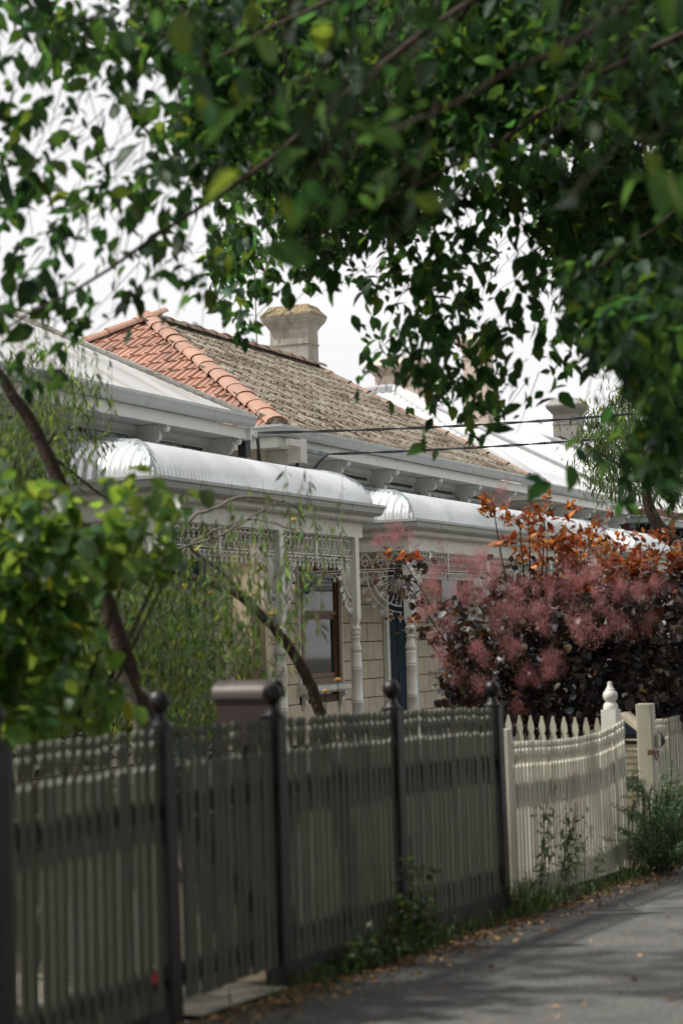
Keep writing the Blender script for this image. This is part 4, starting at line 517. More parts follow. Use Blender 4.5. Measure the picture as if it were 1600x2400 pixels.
def verandah(parent, x0, x1, y0, yw, z0, rise, cols, mull, hipR=True, roofm='galv', style=0, floor=.42, lace=True, right_return=True):
    h = bull(rise, .5, yw-y0); dep = yw-y0; Lx = x1-x0
    mb = MB(); roof_skin(mb, (x0, y0, z0), (1,0,0), (0,1,0), Lx, lambda u: min(dep, u, (Lx-u) if hipR else dep), h, 12, amp=.011)
    o = mb.obj('verandah_roof', roofm, parent, True)
    mb = MB(); roof_skin(mb, (x0, yw, z0), (0,-1,0), (1,0,0), dep, lambda u: min(dep, max(.0, dep-u)), h, 12, pitch=.105, amp=.010); mb.obj('return_roof', roofm, parent, True)
    if hipR:
        mb = MB(); roof_skin(mb, (x1, y0, z0), (0,1,0), (-1,0,0), dep, lambda u: min(dep, max(.0, u)), h, 12); mb.obj('return_roof', roofm, parent, True)
    caps = [(x0, 1)] + ([(x1, -1)] if hipR else [])
    for cx, sg in caps:
        ts = [dep*(k/14)**1.5 for k in range(15)]
        mb = MB(); vs = []; fs = []
        for k, t in enumerate(ts):
            z = z0+h(t)+.016; w = .045+.006*math.sin(k*2.3)
            tt = max(t, .02)
            zl = z0+h(max(0, t-w))-.004+.010*abs(math.sin(k*1.7)); 
            vs += [(cx+sg*(tt+w), y0+max(0, tt-w), zl), (cx+sg*(tt+w*.4), y0+max(0, tt-w*.4), (z+zl)/2+.016), (cx+sg*tt, y0+tt, z+.012), (cx+sg*max(0, tt-w*.4), y0+tt+w*.4, (z+zl)/2+.016), (cx+sg*max(0, tt-w), y0+tt+w, zl)]
        for k in range(14):
            for q in range(4): fs.append((k*5+q, (k+1)*5+q, (k+1)*5+q+1, k*5+q+1))
        mb.add(vs, fs).obj('hip_flashing', 'lead', parent, True)
    # flashing along the wall
    mb = MB(); n = 40; vs = []; fs = []
    xa, xb = x0+dep-.1, (x1-dep+.1) if hipR else x1
    for k in range(n+1):
        x = xa+(xb-xa)*k/n
        vs += [(x, yw-.14+.012*math.sin(k*2.1), z0+h(dep-.14)+.013+.006*math.sin(k*2.9)), (x, yw-.03, z0+rise+.035), (x, yw-.02, z0+rise+.09)]
    for k in range(n):
        for q in range(2): fs.append((k*3+q, (k+1)*3+q, (k+1)*3+q+1, k*3+q+1))
    mb.add(vs, fs).obj('wall_flashing', 'lead', parent, True)
    path = [(x0, yw), (x0, y0), (x1, y0)] + ([(x1, yw)] if hipR else [])
    gutter(parent, path, z0+.01)
    # fascia beam, set back
    i = .10
    pth = [(x0+i, yw), (x0+i, y0+i), (x1-i, y0+i)] + ([(x1-i, yw)] if hipR else [])
    MB().sweep(pth, [(0, z0-.12), (0, z0-.36), (-.06, z0-.36), (-.06, z0-.12)]).obj('verandah_beam', 'white', parent)
    MB().sweep(pth, [(.10, z0-.112), (.10, z0-.16), (.085, z0-.18), (.004, z0-.19), (.004, z0-.112)]).obj('bed_mould', 'white', parent)
    zt = z0-.362
    yc = y0+.13
    for cx in cols: column(parent, cx, yc, floor, zt)
    for cx in mull:
        MB().box(cx-.022, cx+.022, yc-.022, yc+.022, zt-.27, zt).obj('mullion', 'white', parent)
    if lace:
        fx = lambda a, b, c: (a, yc-.006+c, b)
        st = sorted([(c, .053) for c in cols] + [(m_, .022) for m_ in mull])
        for (a, ra), (b, rb) in zip(st[:-1], st[1:]):
            mb = MB(); lace_panel(mb, a+ra, b-rb, zt, fx, style=style); mb.obj('lace_panel', 'white', parent)
        for cx in cols:
            for sg in (-1, 1):
                if cx == cols[0] and sg < 0 or (cx == cols[-1] and sg > 0): continue
                mb = MB(); lace_bracket(mb, cx+sg*.053, zt-.26, sg, fx); mb.obj('lace_bracket', 'white', parent)
        # return lace on the left side, seen face on
        xc = cols[0]; fy = lambda a, b, c: (xc-.006+c, a, b)
        mb = MB(); lace_panel(mb, yc+.053, yw-.03, zt, fy, H=.21, unit=.21, style=0); mb.obj('lace_panel', 'white', parent)
        mb = MB(); lace_bracket(mb, yc+.053, zt-.25, 1, fy, .62, .62); mb.obj('lace_bracket', 'white', parent)
    # ceiling and floor
    MB().add([(x0+.12, y0+.12, z0-.125), (x1-.12, y0+.12, z0-.125), (x1-.12, yw, z0-.10), (x0+.12, yw, z0-.10)], [(0,1,2,3)]).obj('verandah_ceiling', 'cream', parent)
    MB().box(x0+.05, x1-.05, y0+.02, yw, floor-.35, floor).obj('verandah_floor', 'chimney_grey', parent)
def eave_bracket_mesh(m='white'):
    # scrolled timber plate, profile in (y, z); origin at wall top corner. y negative toward street
    pts = [(0, 0), (-.36, 0), (-.40, -.015), (-.41, -.055), (-.385, -.085), (-.35, -.075), (-.335, -.05), (-.30, -.055)]
    pts += [(-.235+.075*math.cos(rad(a)), -.115+.075*math.sin(rad(a))) for a in range(130, 331, 25)][:]
    pts += [(-.17, -.19), (-.20, -.215), (-.215, -.25), (-.195, -.285), (-.16, -.29), (-.14, -.27), (-.12, -.30), (-.115, -.335), (-.085, -.35), (-.06, -.335), (-.05, -.36), (0, -.38)]
    mb = MB().prism(pts, 'x', -.035, .035)
    me = bpy.data.meshes.new('eave_bracket'); me.from_pydata(mb.v, [], mb.f); me.materials.append(M[m])
    mk = MB().tube([(-.055, 0, 0), (.055, 0, 0)], .024, 10)
    m2 = bpy.data.meshes.new('knob'); m2.from_pydata(mk.v, [], mk.f); m2.materials.append(M[m])
    return me, m2
EBR = eave_bracket_mesh(); EBD = eave_bracket_mesh('post_dark')
def eave(parent, x0, x1, ye, yw, z, brs, gm='gutter', fm='white', bm=EBR, wm='white', retL=None, panel=True):
    path = [(x0, ye+ (retL or 1.0)), (x0, ye), (x1, ye)]
    gutter(parent, path, z, gm, joints=1.45)
    i = .02
    pth = [(x0+i, ye+(retL or 1.0)), (x0+i, ye+i), (x1-i, ye+i)]
    MB().sweep(pth, [(0, z-.128), (0, z-.26), (-.03, z-.26), (-.03, z-.128)]).obj('fascia', fm, parent)
    MB().sweep(pth, [(-.032, z-.20), (-.032, z-.24), (-yw+ye+.0, z-.24), (-yw+ye+.0, z-.20)]).obj('soffit', fm, parent)
    MB().sweep([(x0+yw-ye, ye+3), (x0+yw-ye, yw), (x1-.05, yw)], [(.03, z-.243), (.03, z-.30), (0, z-.33), (0, z-.243)]).obj('cornice_mould', fm, parent)
    for bx in brs:
        o = place('eave_bracket', bm[0], parent, Matrix.Translation((bx, yw-.001, z-.245)))
        for (ky, kz) in ((-.37, -.05), (-.25, -.035), (-.19, -.25)):
            k = bpy.data.objects.new('knob', bm[1]); COL.objects.link(k); k.parent = o; k.location = (0, ky, kz)
    # frieze: a framed panel with dark vent slots between brackets
    if panel:
        st = sorted(brs)
        for a, b in zip(st[:-1], st[1:]):
            a += .16; b -= .16
            MB().box(a, b, yw-.02, yw-.001, z-.355, z-.342).obj('panel_bead', fm, parent)
            MB().box(a, b, yw-.006, yw-.001, z-.395, z-.357).obj('vent_slot', 'joint', parent)
            MB().prism([(yw-.035, z-.50), (yw-.001, z-.50), (yw-.001, z-.40), (yw-.012, z-.405)], 'x', a, b).obj('panel_board', fm, parent)
# ------------------------------------------------------------------ house 1
h1 = thing('cottage', 'near left cottage with grey corrugated hip roof and bullnose verandah', 'house', (9, 6.2, 0))
SL = .566
def flat(s): return lambda d: s*d
mb = MB(); roof_skin(mb, (-2, 5.69, 4.215), (1,0,0), (0,1,0), 13.5, lambda u: min(3.84, max(0, 13.5-u)), flat(SL), 4); mb.obj('roof', 'galv_old', h1, True)
mb = MB(); roof_skin(mb, (11.5, 5.69, 4.215), (0,1,0), (-1,0,0), 7.68, lambda u: min(3.84, u, 7.68-u), flat(SL), 4, per=4); mb.obj('roof_end', 'galv_old', h1, True)
mb = MB(); roof_skin(mb, (11.5, 13.37, 4.215), (-1,0,0), (0,-1,0), 13.5, lambda u: min(3.84, max(0, u)), flat(SL), 2, per=2); mb.obj('roof_back', 'galv_old', h1, True)
def hipcap(parent, A, B, r=.05, m='galv_old', name='hip_capping'):
    A = Vector(A); B = Vector(B)
    return MB().tube([A, A.lerp(B, .5), B], r, 8).obj(name, m, parent, True)
hipcap(h1, (11.5, 5.69, 4.235), (7.66, 9.53, 4.235+3.84*SL), .045, 'peeling')
hipcap(h1, (-2, 9.53, 4.235+3.84*SL), (7.66, 9.53, 4.235+3.84*SL), .06)
eave(h1, -2, 11.5, 5.75, 6.2, 4.25, [1.15, 2.85, 4.55, 6.25, 7.95, 9.65, 11.35])
# soffit boards end cap on the right
MB().sweep([(11.5, 5.72), (11.5, 6.6)], [(.0, 4.12), (.0, 3.98), (-.03, 3.98), (-.03, 4.12)]).obj('fascia', 'white', h1)
verandah(h1, 6.97, 12.12, 4.5, 6.15, 3.18, .60, [7.1, 9.8, 11.66+.14], [8.45, 10.75], floor=.42)

# ---- wall of ashlar-look blocks with openings
def block_wall(parent, x0, x1, yw, z0, z1, openings, m='cream', bw=.42, bh=.252, n_as_parts=300):
    bk = MB(); xs_ = x0
    for (a, b, c, d) in sorted(openings):
        bk.box(xs_, a, yw+.012, yw+.16, z0-.3, z1)
        if c > z0-.29: bk.box(a, b, yw+.012, yw+.16, z0-.3, c)
        if d < z1: bk.box(a, b, yw+.012, yw+.16, d, z1)
        xs_ = b
    bk.box(xs_, x1, yw+.012, yw+.16, z0-.3, z1)
    bk.obj('wall', 'joint', parent)
    meshes = {}
    rows = int((z1-z0)/bh)+1; cnt = 0; rest = MB()
    for r in range(rows):
        za = z0+r*bh+.004; zb = min(z0+(r+1)*bh-.004, z1)
        if zb-za < .03: continue
        off = (r%2)*bw*.5; x = x0-off
        while x < x1:
            spans = [(max(x, x0)+.0035, min(x+bw, x1)-.0035)]
            for (ox0, ox1, oz0, oz1) in openings:
                if zb > oz0 and za < oz1:
                    ns = []
                    for a, b in spans:
                        if b <= ox0 or a >= ox1: ns.append((a, b)); continue
                        if a < ox0: ns.append((a, ox0-.002))
                        if b > ox1: ns.append((ox1+.002, b))
                    spans = ns
            for a, b in spans:
                if b-a < .03: continue
                c = .006; dy = random.uniform(-.0015, .0015)
                vs = [(a,yw+.011,za),(b,yw+.011,za),(b,yw+.011,zb),(a,yw+.011,zb),(a+c,yw-.004+dy,za+c),(b-c,yw-.004+dy,za+c),(b-c,yw-.004+dy,zb-c),(a+c,yw-.004+dy,zb-c)]
                fs = [(4,5,6,7),(0,1,5,4),(1,2,6,5),(2,3,7,6),(3,0,4,7)]
                if cnt < n_as_parts: MB().add(vs, fs).obj('wall_block', m, parent); cnt += 1
                else: rest.add(vs, fs)
            x += bw
    if rest.v: rest.obj('wall_block', m, parent)['kind'] = 'stuff'
def window(parent, x0, x1, yw, z0, z1):
    w = bpy.data.objects.new('window', None); 
    fr = MB()
    fw = .085
    for a, b, c, d in ((x0, x0+fw, z0, z1), (x1-fw, x1, z0, z1), (x0+fw+.001, x1-fw-.001, z1-fw, z1), (x0+fw+.001, x1-fw-.001, z0, z0+.06)):
        fr.box(a, b, yw-.035, yw+.06, c, d)
    o = fr.obj('window', 'timber', parent)
    MB().box(x0-.045, x0-.002, yw-.03, yw+.02, z0-.0, z1+.05).obj('architrave', 'white', o)
    MB().box(x1+.002, x1+.045, yw-.03, yw+.02, z0-.0, z1+.05).obj('architrave', 'white', o)
    a, b = x0+fw+.004, x1-fw-.004; zm = z0+(z1-z0)*.56
    s = MB()
    for (za, zb, dy) in ((z0+.064, zm, .02), (zm+.002, z1-fw-.004, -.006)):
        s2 = .045
        s.box(a, a+s2, yw+dy, yw+dy+.035, za, zb); s.box(b-s2, b, yw+dy, yw+dy+.035, za, zb)
        s.box(a+s2+.001, b-s2-.001, yw+dy, yw+dy+.035, za, za+.06); s.box(a+s2+.001, b-s2-.001, yw+dy, yw+dy+.035, zb-.05, zb)
    s.obj('sash', 'timber', o)
    MB().box(a+.046, b-.046, yw+.03, yw+.036, z0+.125, zm-.051).obj('pane', 'glass', o)
    MB().box(a+.046, b-.046, yw+.006, yw+.012, zm+.063, z1-fw-.056).obj('pane', 'glass', o)
    n = 18; cv = []; cf = []
    for k in range(n+1):
        x = a+(b-a)*.62*k/n; cv += [(x, yw+.085+.015*math.sin(k*1.9), z0+.05), (x, yw+.085+.015*math.sin(k*1.9), z1-.05)]
    for k in range(n): cf.append((2*k, 2*k+2, 2*k+3, 2*k+1))
    MB().add(cv, cf).obj('curtain', 'curtain', o)
    MB().box(a, b, yw+.13, yw+.14, z0, z1).obj('room', 'dark_room', o)
    MB().prism([(yw-.12, z0-.03), (yw-.12, z0-.09), (yw-.09, z0-.12), (yw-.005, z0-.12), (yw-.005, z0-.004)], 'x', x0-.07, x1+.07).obj('sill', 'white', parent)
    for bx in (x0+.02, x1-.10):
        MB().prism([(yw-.005, z0-.122), (yw-.10, z0-.122), (yw-.11, z0-.15), (yw-.085, z0-.18), (yw-.06, z0-.20), (yw-.065, z0-.25), (yw-.045, z0-.29), (yw-.03, z0-.32), (yw-.012, z0-.335), (yw-.005, z0-.30)], 'x', bx, bx+.055).obj('sill_bracket', 'white', parent)
def door(parent, x0, x1, yw, z0, z1, m='blue_door', fr='white'):
    f = MB()
    f.box(x0-.11, x0-.002, yw-.05, yw+.06, z0, z1+.1); f.box(x1+.002, x1+.11, yw-.05, yw+.06, z0, z1+.1); f.box(x0, x1, yw-.05, yw+.06, z1+.002, z1+.1)
    f.obj('door_frame', fr, parent)
    f = MB()
    f.box(x0-.15, x0-.112, yw-.03, yw+.03, z0, z1+.14); f.box(x1+.112, x1+.15, yw-.03, yw+.03, z0, z1+.14)
    f.obj('architrave', fr, parent)
    d = MB().box(x0, x1, yw+.05, yw+.09, z0, z1).obj('door', m, parent)
    n = 2; pm = MB(); w = (x1-x0)
    for i in range(2):
        for (za, zb) in ((z0+.18, z0+.8), (z0+.98, z1-.2)):
            a = x0+.10+i*(w-.08)/2; b = a+(w-.32)/2
            pm.box(a, b, yw+.042, yw+.049, za, zb)
    pm.obj('panel', m, d)
    autosmooth(MB().lathe([(.001, 0), (.022, .004), (.03, .02), (.022, .036), (.001, .04)], 0, 0, 12).obj('knob', 'rust', d)).matrix_basis = Matrix.Translation((x0+.07, yw+.04, z0+1.0)) @ Matrix.Rotation(rad(90), 4, 'X')
yw1 = 6.2
op1 = [(10.15, 11.25, .0, 2.75), (7.9, 9.3, 1.1, 2.7)]
block_wall(h1, 6.97+.3, 11.9, yw1, .42, 3.6, op1, n_as_parts=150)
MB().box(-2, 7.27, 6.205, 6.35, -.2, 3.95).obj('wall', 'cream', h1)
MB().box(7.27, 11.7, 6.202, 6.35, 3.602, 4.02).obj('frieze', 'white', h1)
door(h1, 10.28, 11.12, yw1, .42, 2.6, 'blue')
window(h1, 7.95, 9.25, yw1, 1.15, 2.65)
MB().box(11.68, 11.9, 6.36, 12, -.2, 4.0).obj('wall', 'cream', h1)

# ------------------------------------------------------------------ house 2
h2 = thing('cottage', 'double fronted cream cottage with mossy terracotta tiled roof and lace verandah', 'house', (17, 6.2, 0))
X0, X1, YE, ZE = 12.26, 21.9, 5.75, 4.225
RUN = 3.78; RZ = ZE+RUN*SL
# underlay planes
MB().add([(X0+.05, YE, ZE-.03), (X1, YE, ZE-.03), (X1, YE+RUN, RZ-.03), (X0+RUN, YE+RUN, RZ-.03), (X0+.05, YE+2*RUN, ZE-.03), (X1, YE+2*RUN, ZE-.03)],
         [(0,1,2,3), (0,3,4), (3,2,5,4)]).obj('roof_sarking', 'moss_tile', h2)
def tile_mesh(m, rough):
    # interlocking tile : two rolls, thick butt edge
    xs = [0, .018, .040, .055, .118, .128, .140, .150, .238]
    zs = [.034, .040, .034, .010, .007, .018, .018, .007, .009]
    vs = []; fs = []; n = len(xs)
    for (y, dz) in ((-.02, .018), (.37, -.008)):
        for x, z in zip(xs, zs): vs.append((x, y, z+dz+rough*random.uniform(-1, 1)))
    for x, z in zip(xs, zs): vs.append((x, -.02, z+.012-.034))
    for k in range(n-1): fs.append((k, k+1, n+k+1, n+k)); fs.append((2*n+k, 2*n+k+1, k+1, k))
    fs.append((0, n, 2*n)); 
    me = bpy.data.meshes.new('roof_tile'); me.from_pydata(vs, [], fs); me.materials.append(M[m]); return me
TA = [tile_mesh('terracotta', .001) for _ in range(3)]
TM = [tile_mesh('moss_tile', .006) for _ in range(6)]
ca, sa = math.cos(math.atan(SL)), math.sin(math.atan(SL))
slopeL = RUN/ca
def frame(O, e1, e2):
    e1 = Vector(e1); e2 = Vector(e2); n = e1.cross(e2)
    return Matrix(((e1.x, e2.x, n.x, O[0]), (e1.y, e2.y, n.y, O[1]), (e1.z, e2.z, n.z, O[2]), (0,0,0,1)))
ex = .36; tw = .232
rows = int(slopeL/ex)
items = []
Fs = frame((X0, YE+2*RUN, ZE), (0,-1,0), (ca, 0, sa))
for r in range(rows):
    y = r*ex; ins = (y+.10)*ca
    for c in range(int(2*RUN/tw)+1):
        x = c*tw
        if x+tw*.5 < ins or x+tw*.6 > 2*RUN-ins: continue
        items.append(('A', Fs @ Matrix.Translation((x, y, 0)) @ Matrix.Rotation(random.uniform(-.008, .008), 4, 'Z')))
Ff = frame((X0, YE, ZE), (1,0,0), (0, ca, sa))
for r in range(rows):
    y = r*ex; ins = (y+.10)*ca
    for c in range(int((X1-X0)/tw)):
        x = c*tw
        if x+tw*.4 < ins: continue
        items.append(('M', Ff @ Matrix.Translation((x, y, random.uniform(-.004, .004))) @ Matrix.Rotation(random.uniform(-.012, .012), 4, 'Z') @ Matrix.Rotation(random.uniform(-.01, .015), 4, 'X')))
def split_tiles(kind, meshes, name, n):
    its = [m for k, m in items if k == kind]; its.sort(key=lambda m: (m.translation-EYE).length)
    for i, m in enumerate(its[:n]): place(name, meshes[i % len(meshes)], h2, m)
    mb = MB()
    for m in its[n:]:
        me = random.choice(meshes); mb.add([m @ v.co for v in me.vertices], [tuple(p.vertices) for p in me.polygons])
    if mb.v:
        o = mb.obj(name, meshes[0].materials[0], h2); o['kind'] = 'stuff'
split_tiles('A', TA, 'roof_tile', 200)
split_tiles('M', TM, 'mossy_roof_tile', 300)
def cap_mesh(m, Lc=.50, r0=.14, r1=.165, rough=.004):
    vs = []; fs = []; seg = 8
    for y, r in ((0, r1), (.03, r1+.008), (.05, r1), (Lc, r0)):
        for k in range(seg+1):
            a = math.pi*k/seg; vs.append((r*math.cos(a), y, r*.62*math.sin(a)-.03+random.uniform(-rough, rough)))
    for j in range(3):
        for k in range(seg): q = j*(seg+1)+k; fs.append((q, q+1, q+seg+2, q+seg+1))
    fs.append(tuple(range(seg+1)))
    me = bpy.data.meshes.new('ridge_tile'); me.from_pydata(vs, [], fs); me.materials.append(M[m]); me.shade_smooth(); return me
CAP = cap_mesh('terracotta_cap'); CAM = [cap_mesh('moss_cap', rough=.008) for _ in range(3)]
def run_caps(A, B, me, parent, step=.46, name='ridge_tile', sc=1):
    A = Vector(A); B = Vector(B); d = (B-A); n = int(d.length/step); d.normalize()
    e1 = d.cross(Vector((0,0,1))).normalized(); e3 = e1.cross(d)
    MB().tube([A-Vector((0,0,.03)), B-Vector((0,0,.03))], .085*sc, 6).obj('mortar_bed', 'moss_tile', parent)
    for k in range(n+1):
        O = A + d*step*k
        mw = Matrix(((e1.x, d.x, e3.x, O.x), (e1.y, d.y, e3.y, O.y), (e1.z, d.z, e3.z, O.z+random.uniform(-.004, .006)), (0,0,0,1))) @ Matrix.Rotation(random.uniform(-.02, .02), 4, 'Z') @ Matrix.Scale(sc, 4)
        place(name, me if not isinstance(me, list) else random.choice(me), parent, mw)
run_caps((X0, YE, ZE+.05), (X0+RUN, YE+RUN, RZ+.05), CAP, h2, .40, sc=.86)
run_caps((X0+RUN, YE+RUN, RZ+.05), (X1+.02, YE+RUN, RZ+.05), CAM, h2)
run_caps((X0, YE+2*RUN, ZE+.05), (X0+RUN, YE+RUN, RZ+.05), CAP, h2)
run_caps((X1-.04, YE, ZE+.03), (X1-.04, YE+RUN, RZ+.03), CAM, h2, .40, 'verge_tile', .75)
# gable end wall
MB().prism([(YE+.45, -.2), (YE+2*RUN-.45, -.2), (YE+2*RUN-.45, ZE-.05), (YE+RUN, RZ-.1), (YE+.45, ZE+.2)], 'x', X1-.25, X1-.1).obj('gable_wall', 'peeling', h2)
eave(h2, X0, X1-.05, YE, 6.2, 4.225, [12.85, 14.5, 16.2, 17.9, 19.6, 21.3], retL=3)
MB().box(X0+.45, X0+.6, 6.37, 13, -.2, 4.0).obj('side_wall', 'cream', h2)
op2 = [(13.64, 14.99, .96, 2.72), (16.42, 17.68, .2, 2.85), (18.62, 19.97, .96, 2.72)]
block_wall(h2, 12.72, 21.6, 6.2, .42-.052, 3.40, op2, n_as_parts=300)
MB().box(12.72, 21.6, 6.205, 6.36, 3.402, 3.98).obj('frieze', 'white', h2)
window(h2, 13.68, 14.95, 6.2, 1.12, 2.66)
window(h2, 18.66, 19.93, 6.2, 1.12, 2.66)
door(h2, 16.58, 17.52, 6.2, .40, 2.70)
MB().box(12.55, 12.715, 6.12, 6.30, -.1, 4.0).obj('corner_pilaster', 'cream', h2)
verandah(h2, 13.36, 22.2, 4.5, 6.15, 3.085, .60, [13.49, 16.3, 19.15, 22.05], [14.85, 17.6, 20.6], style=1, floor=.38)
# number plate 61
pl_ = MB().box(17.90, 18.06, 6.17, 6.19, 1.64, 1.82).obj('number_plate', 'plate_blue', h2)
rb = MB(); fxn = lambda a, b, c: (a, 6.166+c*.4, b)
for pts in ([(17.912, 1.652), (18.048, 1.652), (18.048, 1.808), (17.912, 1.808), (17.912, 1.652)],): ribbon(rb, pts, 0, .005, .008, fxn)
rb.obj('border', 'plate_white', pl_)
fc = bpy.data.curves.new('numerals', 'FONT'); fc.body = '61'; fc.size = .15; fc.extrude = .003; fc.align_x = 'CENTER'
to = bpy.data.objects.new('tmp_text', fc); COL.objects.link(to)
dg = bpy.context.evaluated_depsgraph_get(); tme = bpy.data.meshes.new_from_object(to.evaluated_get(dg)); bpy.data.objects.remove(to)
tme.materials.clear(); tme.materials.append(M['plate_white'])
no = bpy.data.objects.new('numerals', tme); COL.objects.link(no); no.parent = pl_
no.matrix_basis = Matrix.Translation((17.98, 6.164, 1.678)) @ Matrix.Rotation(rad(90), 4, 'X')
# chimney of house 2
def chimney(parent_or_none, name, label, x0, x1, y0, y1, z0, z1, m, mt, cap=.11, capz=.42, part=True):
    p = parent_or_none
    sh = MB().box(x0, x1, y0, y1, z0, z1-capz)
    sh.obj('chimney' if part else 'shaft', m, p)
    ch = MB()
    b = [(0, z1-capz-.30), (.018, z1-capz-.29), (.018, z1-capz-.26), (.0, z1-capz-.25)]
    def ring(o0, za, o1, zb):
        ch.add([(x0-o0,y0-o0,za),(x1+o0,y0-o0,za),(x1+o0,y1+o0,za),(x0-o0,y1+o0,za),(x0-o1,y0-o1,zb),(x1+o1,y0-o1,zb),(x1+o1,y1+o1,zb),(x0-o1,y1+o1,zb)],
               [(0,3,2,1),(4,5,6,7),(0,1,5,4),(1,2,6,5),(2,3,7,6),(3,0,4,7)])
    ring(.016, z1-capz-.27, .016, z1-capz-.24)
    ring(.003, z1-capz+.001, cap*.55, z1-capz+.10)
    ring(cap*.62, z1-capz+.102, cap, z1-capz+.17)
    ring(cap, z1-capz+.172, cap*1.15, z1-capz+.23)
    ch.obj('chimney_cornice', m, p)
    tp = MB()
    def ring2(o0, za, o1, zb):
        tp.add([(x0-o0,y0-o0,za),(x1+o0,y0-o0,za),(x1+o0,y1+o0,za),(x0-o0,y1+o0,za),(x0-o1,y0-o1,zb),(x1+o1,y0-o1,zb),(x1+o1,y1+o1,zb),(x0-o1,y1+o1,zb)],
               [(0,3,2,1),(4,5,6,7),(0,1,5,4),(1,2,6,5),(2,3,7,6),(3,0,4,7)])
    ring2(cap*1.2, z1-capz+.232, cap*1.12, z1-capz+.27)
    ring2(cap*1.1, z1-capz+.272, cap*.45, z1-capz+.35); ring2(cap*.44, z1-capz+.352, cap*.05, z1)
    tp.obj('chimney_top', mt, p)
chimney(h2, '', '', 21.88, 22.32, 9.66, 10.38, -.2, 7.50, 'chimney', 'chimney_top')
# antenna
an = thing('tv_antenna', 'thin metal television antenna mast standing by the mossy chimney', 'antenna', (21.45, 10.5, 6.0))
MB().tube([(21.7, 10.55, 5.6), (21.68, 10.55, 8.6)], .014, 6).obj('mast', 'chimney_grey', an)
mb = MB(); mb.tube([(21.1, 10.55, 8.45), (22.3, 10.55, 8.35)], .012, 5)
for k in range(8): mb.tube([(21.15+k*.15, 9.7+.03*k, 8.46-.012*k), (21.15+k*.15, 11.4-.03*k, 8.46-.012*k)], .006, 4)
mb.obj('elements', 'chimney_grey', an)
# electrics
mbx = thing('meter_box', 'cream electrical service box hanging under the gutter corner with black cables', 'service box', (12.9, 5.9, 3.85))
MB().box(12.62, 12.80, 5.62, 5.80, 3.80, 4.09).obj('box', 'box', mbx)
mb = MB()
mb.tube([(12.70, 5.72, 3.80), (12.74, 5.74, 3.72), (12.80, 5.78, 3.55)], .012, 6); mb.tube([(12.66, 5.68, 3.80), (12.70, 5.70, 3.70), (12.72, 5.76, 3.56)], .010, 6)
mb.tube([(13.6, 5.70, 3.97), (13.45, 5.74, 3.88), (13.3, 5.9, 3.65), (13.25, 6.0, 3.5)], .014, 6); mb.tube([(13.6, 5.72, 3.96), (13.5, 5.78, 3.86), (13.4, 5.95, 3.6), (13.35, 6.02, 3.5)], .012, 6)
mb.obj('cable_tail', 'black', mbx, True)
MB().box(12.82, 13.62, 5.70, 5.74, 3.955, 4.0).obj('bracket_arm', 'lead', mbx)
cb = thing('cable_head', 'black cable head and white conduit at the end of the grey gutter', 'service box', (11.85, 5.9, 3.9))
MB().box(11.56, 11.66, 5.72, 5.84, 4.02, 4.10).obj('bracket', 'gutter', cb)
MB().box(11.50, 11.62, 5.80, 5.90, 3.80, 4.0).obj('isolator', 'black', cb)
MB().tube([(11.62, 5.86, 3.82), (11.62, 5.86, 3.55)], .035, 10).obj('conduit', 'white', cb, True)
mb = MB()
for k in range(4):
    o = k*.02; mb.tube([(11.66+o, 5.74, 4.05), (11.72+o, 5.76, 3.92-o), (11.80+o*2, 5.80, 3.78-o*2), (11.92, 5.86, 3.62-o)], .008, 5)
mb.obj('cable_tail', 'black', cb, True)
MB().box(12.30, 12.58, 5.60, 5.66, 3.98, 4.06).obj('conduit_box', 'box', mbx)
def cable(name, label, A, B, sag, r=.011):
    A = Vector(A); B = Vector(B); n = 160
    mb = MB()
    for ph in (0, math.pi):
        pts = []
        for k in range(n+1):
            t = k/n; p = A.lerp(B, t); p.z -= sag*4*t*(1-t)
            a = t*95+ph; p += Vector((0, .010*math.cos(a), .010*math.sin(a))); pts.append(p)
        mb.tube(pts, r*.8, 4)
    return tag(mb.obj(name, 'black', None, True), label, 'cable')
cable('power_cable', 'black twisted power cable rising from the gutter end of the grey roof', (11.66, 5.72, 4.08), (30, -4.6, 7.25), .50)
cable('power_cable', 'lower black twisted power cable from the arm beside the service box', (13.62, 5.70, 3.98), (30, -5.0, 6.75), .42)

# ------------------------------------------------------------------ house 3
h3 = thing('cottage', 'cottage with bright white corrugated pyramid roof beyond the mossy tiled roof', 'house', (25.5, 6.2, -.3))
AX, AY, AZ = 25.4, 9.5, 6.37
x0, x1, ye, ze = 22.6, 28.5, 5.75, 4.18
AX = 25.5
rn = AX-x0; rf = AY-ye; ris = AZ-ze
mb = MB(); roof_skin(mb, (x0, ye, ze), (1,0,0), (0,1,0), x1-x0, lambda u: rf*min(u/rn, (x1-x0-u)/(x1-AX)), flat(ris/rf), 3, amp=.014, pitch=.11); mb.obj('roof', 'white_roof', h3, True)
mb = MB(); roof_skin(mb, (x0, ye+9, ze), (0,-1,0), (1,0,0), 9, lambda u: rn*min(1, (9-u)/rf), flat(ris/rn), 3, amp=.014, pitch=.15); mb.obj('roof_side', 'white_roof', h3, True)
mb = MB(); roof_skin(mb, (x1, ye, ze), (0,1,0), (-1,0,0), 9, lambda u: (x1-AX)*min(1, u/rf), flat(ris/(x1-AX)), 2, per=4); mb.obj('roof_side', 'white_roof', h3, True)
hipcap(h3, (x0, ye, ze+.02), (AX, AY, AZ+.03), .09, 'white_roof'); hipcap(h3, (x1, ye, ze+.02), (AX, AY, AZ+.03), .07, 'white_roof'); hipcap(h3, (AX, AY, AZ+.03), (AX, ye+9, AZ+.03), .09, 'white_roof')
eave(h3, x0, x1, ye, 6.2, ze, [23.3, 24.6, 25.9, 27.2, 28.3], retL=3)
